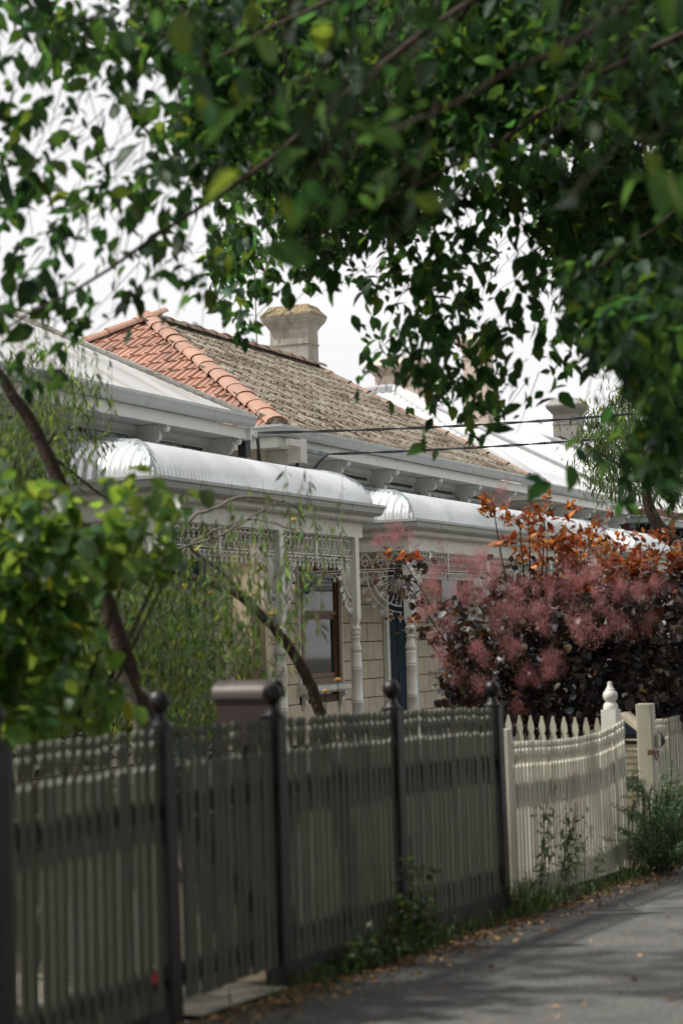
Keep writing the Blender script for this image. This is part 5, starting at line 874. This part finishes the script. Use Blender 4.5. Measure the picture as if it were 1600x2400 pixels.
MB().box(x0+.45, x1-.1, 6.2, 6.35, -.3, 3.97).obj('wall', 'peeling', h3)
MB().box(x0+.45, x0+.6, 6.36, 14, -.3, 3.97).obj('side_wall', 'peeling', h3)
verandah(h3, 23.9, 28.7, 4.5, 6.15, 3.03, .60, [24.03, 26.3, 28.55], [25.1, 27.4], style=1, floor=.3)
# ------------------------------------------------------------------ house 4
h4 = thing('cottage', 'brick cottage with white hip roof and maroon gutter at the far right', 'house', (32, 6.2, -.5))
x0, x1, ye, ze = 28.95, 42, 5.55, 4.07
RN = 3.4
mb = MB(); roof_skin(mb, (x0, ye, ze), (1,0,0), (0,1,0), x1-x0, lambda u: min(RN, u), flat(.577), 3, per=4); mb.obj('roof', 'white_roof', h4, True)
mb = MB(); roof_skin(mb, (x0, ye+2*RN, ze), (0,-1,0), (1,0,0), 2*RN, lambda u: min(RN, 2*RN-u, u), flat(.577), 3, amp=.014, pitch=.15); mb.obj('roof_end', 'white_roof', h4, True)
hipcap(h4, (x0, ye, ze+.02), (x0+RN, ye+RN, ze+.03+RN*.577), .09, 'white_roof'); hipcap(h4, (x0+RN, ye+RN, ze+.03+RN*.577), (x1, ye+RN, ze+.03+RN*.577), .07, 'white_roof')
eave(h4, x0, x1, ye, 6.1, ze, [29.9, 31.2, 32.5, 33.8, 35.1], gm='maroon', fm='teal_trim', bm=EBD, retL=3, panel=False)
MB().box(x0+.45, x1, 6.1, 6.3, -.4, 3.85).obj('wall', 'brick_red', h4)
MB().box(x0+.45, x0+.65, 6.31, 12, -.4, 3.85).obj('side_wall', 'brick_red', h4)
mb = MB(); roof_skin(mb, (29.4, 4.5, 2.95), (1,0,0), (0,1,0), 8, lambda u: 1.6, bull(.55, .5, 1.6), 10, per=4); mb.obj('verandah_roof', 'galv', h4, True)
chimney(h4, '', '', 41.3, 41.95, 10.6, 11.25, 4.5, 7.95, 'chimney_grey', 'chimney_grey', .13)
bh = thing('rear_chimney', 'pale beige rendered chimney half hidden by leaves left of the white roof peak', 'chimney', (34.8, 13, -.5))
chimney(bh, '', '', 34.5, 35.1, 12.5, 13.6, -.5, 8.4, 'beige', 'beige', .15, part=False)
bh2 = thing('rear_chimney', 'tall beige rendered chimney standing between the two white roofs', 'chimney', (39.6, 12.3, -.6))
chimney(bh2, '', '', 39.3, 39.9, 12.4, 13.05, -.6, 9.6, 'beige', 'beige', .15, part=False)
# ------------------------------------------------------------------ foliage
def parse(t): return np.array([[float(q) for q in e.split(',')] for e in t.split()])*np.array([.01, .01, .01, 1])
rng = np.random.default_rng(5)
def leaf_shape(l, w, fold=.25, curl=.18, pts=((0, 0), (.12, .5), (.38, 1), (.66, .8), (1, 0))):
    # leaf along +x hanging; half widths; mid rib folded
    vs = []; fs = []
    n = len(pts)
    for t, h in pts: vs.append((t*l, 0, -curl*l*t*t))
    for t, h in pts[1:-1]: vs.append((t*l, h*w/2, fold*h*w/2-curl*l*t*t))
    for t, h in pts[1:-1]: vs.append((t*l, -h*w/2, fold*h*w/2-curl*l*t*t))
    m = n-2
    for s in (0, 1):
        o = n+s*m
        f = [(0, 1, o)]
        for k in range(m-1): f.append((k+1, k+2, o+k+1, o+k))
        f.append((n-2, n-1, o+m-1))
        fs += f if s == 0 else [q[::-1] for q in f]
    return np.array(vs), fs
def rot_rand(n, droop=.6, spread=.5):
    # x axis points out and down, y random roll
    az = rng.uniform(0, 2*np.pi, n); el = -rng.normal(droop, spread, n)
    x = np.stack([np.cos(az)*np.cos(el), np.sin(az)*np.cos(el), np.sin(el)], 1)
    up = rng.normal(0, .55, (n, 3)) + np.array([0, 0, 1.0])
    y = np.cross(up, x); y /= np.linalg.norm(y, axis=1)[:, None]+1e-9
    z = np.cross(x, y)
    return np.stack([x, y, z], 2)   # columns
def leaves_obj(name, shape, pos, R, sc, tint, m, parent=None):
    vs, fs = shape; n = len(pos); k = len(vs)
    P = np.einsum('nij,kj->nki', R, vs)*sc[:, None, None] + pos[:, None, :]
    me = bpy.data.meshes.new(name)
    P = P.reshape(-1, 3)
    loops = []; starts = []; tot = []
    lf = np.concatenate([np.array(f) for f in fs]); ln = np.array([len(f) for f in fs])
    me.vertices.add(n*k); me.vertices.foreach_set('co', P.astype(np.float32).ravel())
    L_ = (lf[None, :] + (np.arange(n)*k)[:, None]).ravel()
    T_ = np.tile(ln, n); S_ = np.concatenate([[0], np.cumsum(T_)[:-1]])
    me.loops.add(len(L_)); me.loops.foreach_set('vertex_index', L_.astype(np.int32))
    me.polygons.add(len(T_)); me.polygons.foreach_set('loop_start', S_.astype(np.int32)); me.polygons.foreach_set('loop_total', T_.astype(np.int32))
    me.update(calc_edges=True)
    a = me.color_attributes.new('Col', 'FLOAT_COLOR', 'POINT')
    c = np.ones((n, k, 4), np.float32); c[:, :, :3] = tint[:, None, :]; a.data.foreach_set('color', c.ravel())
    me.materials.append(M[m]); me.shade_smooth()
    o = bpy.data.objects.new(name, me); COL.objects.link(o)
    if parent is not None: o.parent = parent; o.matrix_parent_inverse = PINV[parent.name]
    return o
def tints(n, base=((1, 1, 1),), var=.35, yellow=.1):
    b = np.array(base)[rng.integers(0, len(base), n)]
    v = np.exp(rng.normal(0, var, n))[:, None]; t = b*v
    y = rng.random(n) < yellow; t[y] *= np.array([2.0, 1.35, .8])
    return np.clip(t, 0, 3)
def scatter(data, sig, depth=None):
    cnt = data[:, 3].astype(int); c = np.repeat(data[:, :3], cnt, 0)
    return c + rng.normal(0, 1, c.shape)*sig
CM = np.array(cam.matrix_world.inverted())
def in_view(pos):
    q = pos @ CM[:3, :3].T + CM[:3, 3]; z = -q[:, 2]
    x = 67.5/36*q[:, 0]/z; y = 67.5/36*q[:, 1]/z
    return (abs(x) < .34) & (abs(y) < .51) & (z > 0), z
def foliage(parent, name, shape_args, pos, mname, sc, tint, droop=.6, spread=.5, nobj=300, part='leaf', sv=.2):
    n = len(pos); R = rot_rand(n, droop, spread); shape = leaf_shape(*shape_args)
    S = sc*np.exp(rng.normal(0, sv, n))
    vis, z = in_view(pos); score = np.where(vis, S/z, 0); order = np.argsort(-score)
    big = order[:nobj]; rest = order[nobj:]
    if nobj:
        var = []
        for k in range(8):
            t = tint[big[k % len(big)]]; 
            o = leaves_obj(part, shape, np.zeros((1, 3)), np.eye(3)[None], np.ones(1), np.array([t]), mname); var.append(o.data); bpy.data.objects.remove(o)
        for i, q in enumerate(big):
            mw = Matrix([[*(R[q][r]*S[q]), pos[q][r]] for r in range(3)] + [[0, 0, 0, 1]])
            place(part, var[i % 8], parent, mw)
    if len(rest):
        o = leaves_obj(name, shape, pos[rest], R[rest], S[rest], tint[rest], mname, parent); o['kind'] = 'stuff'
def curve_pts(P, n=24):
    P = [Vector(p) for p in P]; out = []
    Q = [P[0]*2-P[1]] + P + [P[-1]*2-P[-2]]
    m = len(P)-1
    for i in range(m):
        for k in range(max(2, n//m)):
            t = k/max(2, n//m); a, b, c, d = Q[i], Q[i+1], Q[i+2], Q[i+3]
            out.append(.5*((2*b)+(c-a)*t+(2*a-5*b+4*c-d)*t*t+(3*b-a-3*c+d)*t*t*t))
    out.append(P[-1]); return out
def limb(name, P, r0, r1, parent, m, seg=8, n=24, wob=.0):
    pts = curve_pts(P, n); k = len(pts)
    pts = [p + Vector((random.uniform(-wob, wob), random.uniform(-wob, wob), random.uniform(-wob, wob))) for p in pts]
    return MB().tube(pts, [r0+(r1-r0)*i/(k-1) for i in range(k)], seg).obj(name, m, parent, True)

# overhanging street tree
T = parse(TREE)
st = thing('street_tree', 'large leafy street tree whose green boughs hang over the whole top of the view', 'tree', (-1.6, -5.4, 0))
limb('trunk', [(-1.6, -5.4, -.2), (-1.55, -5.35, 1.0), (-1.5, -5.2, 2.2), (-1.3, -5.0, 3.4)], .26, .19, st, 'bark_dark', 12)
ctr = T[:, :3]
far = ctr[(ctr[:, 0]-EYE.x > 2)]
targets = [far[int(len(far)*q)] for q in (.03, .1, .18, .25, .33, .4, .5, .58, .66, .75, .83, .9, .96)]
for i, t in enumerate(targets):
    b = Vector(t); a = Vector((-1.4, -5.1, 2.6+.12*(i % 5))); mid = a.lerp(b, .5)+Vector((0, 0, .9+.3*(i % 3)))
    limb('limb', [a, a.lerp(mid, .5)+Vector((0, 0, .2)), mid, mid.lerp(b, .6), b+Vector((0, 0, .05))], .028, .005, st, 'bark_dark', 6, 20, .015)
pos = []
for e in T:
    n = int(e[3]); k = max(1, round(n/7))
    for q in range(k):
        c = e[:3] + rng.normal(0, .062, 3) + np.array([0, 0, .04]); m = n//k + (q < n % k)
        t = rng.random(m)-.5; dv = rng.normal(0, .07, 3); dv[2] -= .10
        pos.append(c + t[:, None]*dv*1.5 + rng.normal(0, .026, (m, 3)))
pos = np.concatenate(pos)
d = np.linalg.norm(pos-np.array(EYE), axis=1)
tn = tints(len(pos), ((1, 1, 1), (.75, .95, .95), (1.15, 1.1, .9)), .32, .12)  # some leaves tinted yellower and brighter to stand in for sunlit ones
foliage(st, 'foliage', (.094, .052, .3, .3), pos, 'leaf', 1.0, tn, .65, .55, sv=.28)
# unseen upper crown over camera and road, added to shade the fence
ncl = 2600
cx = rng.uniform(-15, 7, ncl); cy = rng.uniform(-12.5, .6, ncl); cz = rng.uniform(0, 1, ncl)
low = np.maximum(2.9, 2.9+.42*(cx+8)); cz = low + cz*(9.5-low)
ok = (cz < 9.5) & (cz > low) & (((cx+4)/11.5)**2+((cy+6)/6.8)**2 < 1)
cc = np.stack([cx, cy, cz], 1)[ok]
pc = np.repeat(cc, 16, 0); pc = pc + rng.normal(0, .30, pc.shape)
pc = pc[(pc[:, 2] > 2.6+.41*np.maximum(0, pc[:, 0]+8))]
oc = leaves_obj('upper_foliage', leaf_shape(.17, .11), pc, rot_rand(len(pc), .5, .5), np.exp(rng.normal(0, .2, len(pc))), tints(len(pc), ((1, 1, 1),), .3, .05), 'leaf', st); oc['kind'] = 'stuff'
mb = MB()
for e in T:
    if random.random() < .5:
        p = Vector(e[:3]); dv = Vector((random.uniform(-.1, .12), random.uniform(-.18, .02), random.uniform(.05, .2)))
        mb.tube([p-dv*.6, p+dv*.3, p+dv*1.4], [.0015, .0022, .003], 3)
o = mb.obj('twigs', 'twig', st); o['kind'] = 'stuff'

# unseen trees added across the street to block low sky light
for i, (tx, ty, tr) in enumerate(((-16, -14.5, 4.5), (-7, -15.5, 5), (3, -14.5, 4.6), (13, -15.5, 5), (24, -15, 5))):
    ot = thing('street_tree', ['broad street tree across the road, furthest back along the kerb', 'broad street tree straight across the road from the cream fence', 'broad street tree across the road facing the picket gates',
        'broad street tree across the road facing the white fence', 'broad street tree across the road beyond the white fences'][i], 'tree', (tx, ty, gfar(tx)-.1), 'street trees across the road')
    limb('trunk', [(tx, ty, -.8), (tx+.1, ty, 1.5), (tx, ty+.1, 3.5)], .28, .16, ot, 'bark_dark', 8)
    nn = 2600; dd = rng.normal(0, 1, (nn, 3)); dd /= np.linalg.norm(dd, axis=1)[:, None]
    pp = np.array([tx, ty, 4.6]) + dd*(rng.random(nn)**.4)[:, None]*np.array([tr*1.15, tr*.8, 4.3])
    pp = pp[pp[:, 2] > .6]
    oc = leaves_obj('crown', leaf_shape(.42, .30), pp, rot_rand(len(pp), .3, .6), np.exp(rng.normal(0, .2, len(pp))), tints(len(pp), ((1, 1, 1),), .3, .05), 'dark_leaf', ot); oc['kind'] = 'stuff'

# broad leaved shrub behind the fence, left
sb = thing('leafy_shrub', 'bright green broad leaved shrub spilling over the fence at left', 'shrub', (-.4, .9, gz(-.4)))
D = parse(SHRUB); pos = scatter(D, .05)
foliage(sb, 'foliage', (.09, .066, .22, .22, ((0, 0), (.1, .62), (.34, 1), (.68, .78), (1, 0))), pos, 'leaf2', 1.0, tints(len(pos), ((1, 1, 1), (1.1, 1.1, .9), (.7, .85, .8)), .3, .03), .5, .55)
c0 = Vector((-.3, 1.2, .1))
for q in range(10):
    e = D[random.randrange(len(D))]; b = Vector(e[:3]); limb('branch', [c0, c0.lerp(b, .5)+Vector((.05, .1, .1)), b], .022, .005, sb, 'bark_dark', 6, 10)

# weeping tree in the first garden
wt = thing('weeping_tree', 'weeping fine leaved tree with dark leaning trunks in the left garden', 'tree', (1.75, 1.35, 0))
limb('trunk', [(1.75, 1.25, 0), (1.6, 1.4, .7), (1.46, 1.53, 1.21), (1.40, 1.62, 1.56), (1.32, 1.72, 1.97), (1.26, 1.82, 2.29), (1.20, 1.90, 2.57), (1.13, 2.02, 2.89), (1.05, 2.16, 3.16), (.98, 2.28, 3.38), (.85, 2.4, 3.7)], .062, .026, wt, 'bark_dark', 10, 50, .004)
limb('trunk', [(1.72, 1.3, 0), (1.55, 1.45, .7), (1.40, 1.56, 1.25), (1.31, 1.66, 1.62)], .05, .035, wt, 'bark_grey', 8, 30, .003)
limb('branch', [(4.25, 1.5, 0), (4.2, 1.57, .6), (4.14, 1.65, 1.13), (4.09, 1.73, 1.43), (4.02, 1.86, 1.68), (3.93, 2.03, 1.89), (3.85, 2.18, 2.03), (3.72, 2.45, 2.15), (3.61, 2.70, 2.23), (3.49, 2.97, 2.28), (3.2, 3.3, 2.3)], .05, .014, wt, 'bark_dark', 9, 60, .006)
limb('branch', [(3.93, 2.03, 1.89), (3.7, 2.1, 2.1), (3.35, 2.2, 2.3), (3.26, 2.23, 2.39), (3.27, 2.17, 2.52), (3.33, 2.03, 2.58), (3.39, 1.87, 2.65), (3.49, 1.66, 2.63), (3.55, 1.53, 2.58), (3.58, 1.47, 2.46)], .014, .007, wt, 'bark_grey', 6, 50, .006)
limb('branch', [(3.3, 2.2, 2.35), (3.4, 2.0, 2.45), (3.5, 1.8, 2.5), (3.6, 1.55, 2.42)], .010, .006, wt, 'bark_grey', 6, 20, .006)
limb('branch', [(3.2, 2.3, 2.3), (3.3, 2.0, 2.38), (3.35, 1.75, 2.52), (3.5, 1.6, 2.62)], .010, .005, wt, 'bark_grey', 6, 20, .008)
limb('branch', [(.4, 2.1, 2.44), (.64, 1.96, 2.46), (.72, 1.77, 2.45), (.77, 1.66, 2.41), (.80, 1.61, 2.34), (.82, 1.62, 2.2)], .018, .014, wt, 'bark_grey', 7, 24, .003)
limb('branch', [(1.2, 1.95, 2.9), (1.8, 2.4, 2.86), (2.05, 2.42, 2.81), (2.17, 2.19, 2.59), (2.26, 1.99, 2.53)], .012, .008, wt, 'bark_dark', 6, 24, .004)
limb('branch', [(1.26, 1.82, 2.29), (1.7, 1.9, 2.42), (2.3, 2.0, 2.38), (2.8, 2.1, 2.3)], .014, .008, wt, 'bark_dark', 6, 24, .01)
D = parse(WILLOW)
# hanging strands: each clump feeds vertical strings of narrow leaves
cnt = D[:, 3].astype(int); pos = []
sm = MB()
for e, n in zip(D, cnt):
    n = int(n*1.2); ns = max(3, n//9)
    for _ in range(ns):
        x, y, z = e[0]+rng.normal(0, .10), e[1]+rng.normal(0, .10), e[2]+rng.normal(.03, .10)
        Ls = rng.uniform(.18, .5); dx, dy = rng.normal(0, .12, 2)
        k = max(3, n//ns)
        for t in np.sort(rng.random(k)): pos.append((x+dx*t*Ls+rng.normal(0, .008), y+dy*t*Ls+rng.normal(0, .008), z+Ls*.5-Ls*t))
        sm.tube([(x, y, z+Ls*.5), (x+dx*Ls, y+dy*Ls, z-Ls*.5)], .0016, 3, False)
pos = np.array(pos)
foliage(wt, 'foliage', (.066, .012, .1, .15), pos, 'willow', 1.0, tints(len(pos), ((1, 1, 1), (1.2, 1.1, .7), (.7, .85, .8)), .35, .1), 1.0, .35, nobj=0)
o = sm.obj('twigs', 'bark_grey', wt); o['kind'] = 'stuff'
def petals(mb, p, r):
    for k in range(6):
        a = k*math.pi/3+random.random(); q = Vector(p)+Vector((math.cos(a)*r*.6, math.sin(a)*r*.6, random.uniform(-.3, .3)*r))
        mb.lathe([(.001, q.z-r*.4), (r*.55, q.z), (.001, q.z+r*.4)], q.x, q.y, 6)
idx = rng.integers(0, len(pos), 9)
for i in idx: mb = MB(); petals(mb, pos[i], .018); mb.obj('blossom', 'yellow', wt)

# dark hedge behind
hg = thing('garden_hedge', 'dark dense hedge filling the left garden behind the weeping tree', 'hedge', (3.6, 5, 0))
D = parse(HEDGE); pos = scatter(D, .14)
foliage(hg, 'foliage', (.07, .04), pos, 'dark_leaf', 1.0, tints(len(pos), ((1, 1, 1), (1.3, 1.2, .8), (.6, .8, .8)), .4, .05), .4, .6, nobj=0)
for q in range(6):
    e = D[random.randrange(len(D))]; limb('stem', [(e[0], e[1]+.15, 0), (e[0]+.05, e[1]+.1, e[2]*.5), (e[0], e[1], e[2])], .03, .012, hg, 'bark_dark', 6, 10)

# smoke bush
sk = thing('smoke_bush', 'purple smoke bush with orange leaf tips and fluffy pink plumes at right', 'shrub', (8.2, 1.5, -.2))
D = parse(SMOKE); pos = scatter(D, .09)
foliage(sk, 'foliage', (.074, .058, .2, .15, ((0, 0), (.14, .6), (.42, 1), (.72, .85), (1, 0))), pos, 'smoke', 1.0, tints(len(pos), ((1, 1, 1), (.75, 1.0, 1.05), (1.5, 1.0, 1.0), (1.9, 1.5, .8)), .35, .06), .35, .55, nobj=150)
D2 = parse(ORANGE); p2 = []
for e in D2:
    n = int(e[3]); k = max(1, round(n/9))
    for q in range(k): p2.append(e[:3] + rng.normal(0, .075, 3) + rng.normal(0, .018, (n//k, 3)))
pos2 = np.concatenate(p2)
foliage(sk, 'young_foliage', (.072, .036, .2, .1), pos2, 'orange_leaf', 1.0, tints(len(pos2), ((1, 1, 1), (1.2, 1.3, 1), (1.0, .6, .8), (.5, .45, .5)), .25, .0), -.35, .55, nobj=150, part='young_leaf')
base = Vector((8.3, 1.3, .1))
for e in list(D2[::2]) + list(D[::6]):
    b = Vector(e[:3]); limb('branch', [base+Vector((random.uniform(-.2, .2), random.uniform(-.2, .2), 0)), base.lerp(b, .5)+Vector((0, .05, .1)), b], .022, .004, sk, 'bark_dark', 5, 10, .004)
for (x, y, z, r) in parse(PLUME):
    r = r*.0100*.86
    n = int(1700*(r/.17)**1.5); 
    dirs = rng.normal(0, 1, (n, 3)); dirs /= np.linalg.norm(dirs, axis=1)[:, None]
    c = np.array([x, y, z]); rr = r*np.power(rng.random(n), .45)
    sc_ = c + rng.normal(0, 1, (7, 3))*r*np.array([.42, .42, .48]); wh = rng.integers(0, 7, n)
    p0 = sc_[wh] + dirs*rr[:, None]*np.array([.5, .5, .62])*(.7+.5*(wh[:, None] % 3)/2)
    shp = (np.array([(0, -.0007, 0), (0, .0007, 0), (.028, .0004, .004), (.028, -.0004, .004)]), [(0, 1, 2, 3)])
    tn = tints(n, ((1, 1, 1), (1.1, 1.1, 1.1), (.9, .85, .9)), .12, 0)
    R = rot_rand(n, 0, 1.0)
    o = leaves_obj('plume', shp, p0, R, np.exp(rng.normal(0, .3, n)), tn, 'plume', sk); o['kind'] = 'stuff'

# far tree at right
ft = thing('distant_tree', 'dark narrow leaved tree in the distance at right above the white roofs', 'tree', (19, 2.2, -.5))
D = parse(FAR); pos = scatter(D, .16)
foliage(ft, 'foliage', (.13, .02, .1, .2), pos, 'dark_leaf', 1.0, tints(len(pos), ((1, 1, 1), (1.6, 1.5, 1), (.8, .9, .9)), .35, .1), 1.0, .5, nobj=0)
cf = D[:, :3].mean(0)
limb('trunk', [(20.2, .2, -.6), (19.8, .6, 1.5), (cf[0], cf[1]-.3, 3.0), (cf[0], cf[1], cf[2])], .2, .05, ft, 'bark_dark', 8)
for e in D[::3]: limb('branch', [(cf[0], cf[1], cf[2]-.5), tuple(e[:3])], .04, .008, ft, 'bark_dark', 5, 4)

# rosemary by the white fence
rm = thing('rosemary_bush', 'grey green rosemary bush growing across the foot of the square white post', 'shrub', (6.3, -.12, gz(6.3)))
shoots = []
rs = MB(); pos = []; nrm = []
for k in range(120):
    bx = rng.normal(6.2, .14); by = rng.normal(-.16, .10)
    az = rng.uniform(0, 2*np.pi); hgt = rng.uniform(.25, .95)*(1-.45*rng.random()); out = rng.uniform(.1, .62)
    bx2 = bx + math.cos(az)*out; by2 = by - abs(math.sin(az))*out*.62 - .02
    z0 = gz(bx); P = curve_pts([(bx, by, z0), ((bx+bx2)/2, (by+by2)/2, z0+hgt*.62*(1-.5*out)), (bx2, by2, z0+hgt*(1-.65*out)+.04)], 14)
    rs.tube(P, .003, 3, False)
    for p in P[3:]:
        for q in range(9): pos.append((p.x+rng.normal(0, .014), p.y+rng.normal(0, .014), p.z+rng.normal(0, .014)))
for (tx, tz) in ((5.15, .22), (5.35, .40), (5.6, .62), (5.5, .1), (7.1, .3), (7.2, .12), (6.95, .45)):
    for _ in range(5):
        P = curve_pts([(6.2, -.12, gz(6.2)), ((6.2+tx)/2, -.2+rng.normal(0, .04), gz(6)+tz*.7+.1), (tx+rng.normal(0, .06), -.18+rng.normal(0, .05), gz(6)+tz+rng.normal(0, .06)+.1)], 20)
        rs.tube(P, .003, 3, False)
        for p in P[6:]:
            for q in range(8): pos.append((p.x+rng.normal(0, .013), p.y+rng.normal(0, .013), p.z+rng.normal(0, .013)))
pos = np.array(pos)
foliage(rm, 'foliage', (.026, .007, .1, .05), pos, 'rosemary', 1.0, tints(len(pos), ((1, 1, 1), (1.2, 1.2, 1), (.6, .8, .8)), .3, .04), -.5, .6, nobj=0)
o = rs.obj('stems', 'bark_dark', rm); o['kind'] = 'stuff'

# grass, weeds
def blades(spec, name, m, label_kind):
    vs = []; fs = []; cols = []
    for (cx, cy, sx, sy, n, h, lean) in spec:
        for _ in range(n):
            x = cx+rng.normal(0, sx); y = min(-.06, cy+rng.normal(0, sy)); z = gz(x)-.01
            a = rng.uniform(0, 2*np.pi); l = h*rng.uniform(.5, 1.2); w = rng.uniform(.003, .006)
            dx, dy = math.cos(a)*lean*l, math.sin(a)*lean*l*.7
            px, py = -math.sin(a)*w, math.cos(a)*w; t = rng.uniform(.5, 1.5); b0 = len(vs); K = 5
            for k in range(K+1):
                q = k/K; ww = 1-q*.9
                bx = x+dx*q*q*1.2; by = min(y+dy*q*q*1.2, -.045); bz = z+l*(q-.55*lean*q*q*q)
                vs += [(bx-px*ww, by-py*ww, bz), (bx+px*ww, by+py*ww, bz)]; cols += [(t, t, t*.9, 1)]*2
            for k in range(K): fs.append((b0+2*k, b0+2*k+1, b0+2*k+3, b0+2*k+2))
    me = bpy.data.meshes.new(name); me.from_pydata(vs, [], fs); me.materials.append(M[m])
    at = me.color_attributes.new('Col', 'FLOAT_COLOR', 'POINT'); at.data.foreach_set('color', np.array(cols, np.float32).ravel())
    o = bpy.data.objects.new(name, me); COL.objects.link(o); tag(o, label_kind, 'weeds', kind='stuff'); return o
blades([(3.2, -.14, .18, .06, 130, .42, .95), (3.8, -.14, .4, .06, 130, .22, .9), (4.8, -.13, .5, .05, 150, .13, .8), (5.6, -.15, .3, .05, 120, .18, .8)],
       'grass', 'grass', 'long green grass and weeds at the foot of the dark post and white fence')
blades([(1.25, -.12, .4, .05, 200, .20, .7), (.5, -.12, .5, .05, 200, .14, .7), (2.3, -.12, .5, .05, 160, .14, .7)], 'grass', 'grass', 'low dark weeds under the cream fence beside the footpath')
# leafy weeds
wd = thing('weed', 'dark leafy weed climbing the middle dark post of the cream fence', 'weed', (1.3, -.13, gz(1.3)))
pos = np.stack([rng.normal(1.32, .13, 420), -.10-abs(rng.normal(0, .04, 420)), gz(1.3)+abs(rng.normal(0, .20, 420))], 1)
foliage(wd, 'foliage', (.045, .026), pos, 'dark_leaf', 1.0, tints(420, ((1, 1, 1), (1.3, 1.3, 1)), .3, .05), .2, .5, nobj=0)
limb('stem', [(1.32, -.1, gz(1.3)), (1.34, -.11, .4), (1.38, -.09, .62)], .008, .003, wd, 'grass', 5, 8)
wd2 = thing('weed', 'dark leafy weed on the ground right of the gate post', 'weed', (.5, -.15, gz(.5)))
pos = np.stack([rng.normal(.6, .2, 300), -.11-abs(rng.normal(0, .05, 300)), gz(.5)+abs(rng.normal(0, .08, 300))], 1)
foliage(wd2, 'foliage', (.045, .026), pos, 'dark_leaf', 1.0, tints(300, ((1, 1, 1), (1.3, 1.3, 1)), .3, .05), .2, .5, nobj=0)
# tall seeded weed stalks in front of the white fence
wd3 = thing('seeding_weed', 'tall thin weed stalks with pale seed heads before the white picket fence', 'weed', (4.0, -.16, gz(4)))
pos = []
for k in range(16):
    x = rng.uniform(3.4, 4.9); tx = x+rng.uniform(-.1, .5); hh = rng.uniform(.35, .85)
    P = curve_pts([(x, -.12, gz(x)), ((x+tx)/2-.05, -.16, gz(x)+hh*.6), (tx, -.18, gz(x)+hh)], 12)
    MB().tube(P, [.0035-.0002*i for i in range(len(P))], 4).obj('stalk', 'grass', wd3)
    for p in P[3:9]:
        for q in range(4): pos.append((p.x+rng.normal(0, .03), p.y+rng.normal(0, .02), p.z+rng.normal(0, .02)))
    if k % 3 == 0:
        sh = MB(); 
        for q in range(7): sh.tube([P[-1]+Vector((0, 0, -.012*q)), P[-1]+Vector((rng.normal(0, .012), rng.normal(0, .012), -.012*q+.02))], .003, 4)
        sh.obj('seed_head', 'terracotta_cap', wd3)
pos = np.array(pos)
foliage(wd3, 'foliage', (.05, .014), pos, 'grass', 1.0, tints(len(pos), ((1, 1, 1),), .3, .05), .1, .6, nobj=0)
# dry leaf litter on the path
n = 5200
x = rng.uniform(-1.2, 9, n); y = -.08-abs(rng.normal(0, .16, n)); spr = rng.random(n) < .07; y[spr] = rng.uniform(-2.4, -.1, spr.sum())
pos = np.stack([x, y, gz(x)-.012+rng.uniform(0, .006, n)], 1)
R = rot_rand(n, 0, .12); sh = leaf_shape(.024, .012, .4, .1)
o = leaves_obj('leaf_litter', sh, pos, R, np.exp(rng.normal(0, .4, n)), tints(n, ((1, 1, 1), (1.4, 1.5, 1.5), (.6, .5, .5)), .4, 0), 'litter'); o['kind'] = 'stuff'; tag(o, 'dry brown leaf litter scattered along the footpath edge', 'leaf litter')
# red flower through the fence
rf_ = thing('red_flower', 'single red flower low against the leftmost cream fence panel', 'flower', (-1.42, -.07, gz(-1.4)))
mb = MB()
for k in range(5):
    a = k*2*math.pi/5; mb.add([(-1.40, -.075, .34), (-1.40+.022*math.cos(a-.5), -.085, .34+.022*math.sin(a-.5)), (-1.40+.032*math.cos(a), -.08, .34+.032*math.sin(a)), (-1.40+.022*math.cos(a+.5), -.085, .34+.022*math.sin(a+.5))], [(0,1,2,3)])
mb.obj('petals', 'red', rf_)
MB().tube([(-1.44, -.06, gz(-1.4)), (-1.43, -.07, .2), (-1.40, -.07, .335)], .003, 5).obj('stem', 'grass', rf_)
# hanging blue glass ball under the verandah
bb = thing('glass_ball', 'shiny blue glass ball hanging under the verandah by the near window', 'ornament', (11.2, 5.2, 2.6))
pr = [(.001, -.05)] + [(.05*math.cos(rad(a)), .05*math.sin(rad(a))) for a in range(-75, 76, 15)] + [(.001, .05)]
autosmooth(MB().lathe([(r, z+2.23) for r, z in pr], 11.3, 5.0, 18).obj('ball', 'blue_glass', bb), 80)
MB().tube([(11.3, 5.0, 2.28), (11.3, 5.0, 3.05)], .002, 4).obj('cord', 'black', bb)
# yellow flowers standing in the garden
yf = thing('yellow_flowers', 'thin stems with small yellow flowers rising behind the cream fence', 'flowers', (3.0, 1.0, 0))
for (x, y, z) in ((2.55, .9, 1.36), (2.75, .9, 1.42)):
    MB().tube([(x, y, 0), (x+.02, y, z*.6), (x, y, z)], .003, 4).obj('stem', 'grass', yf)
    mb = MB(); petals(mb, (x, y, z), .018); mb.obj('blossom', 'yellow', yf)
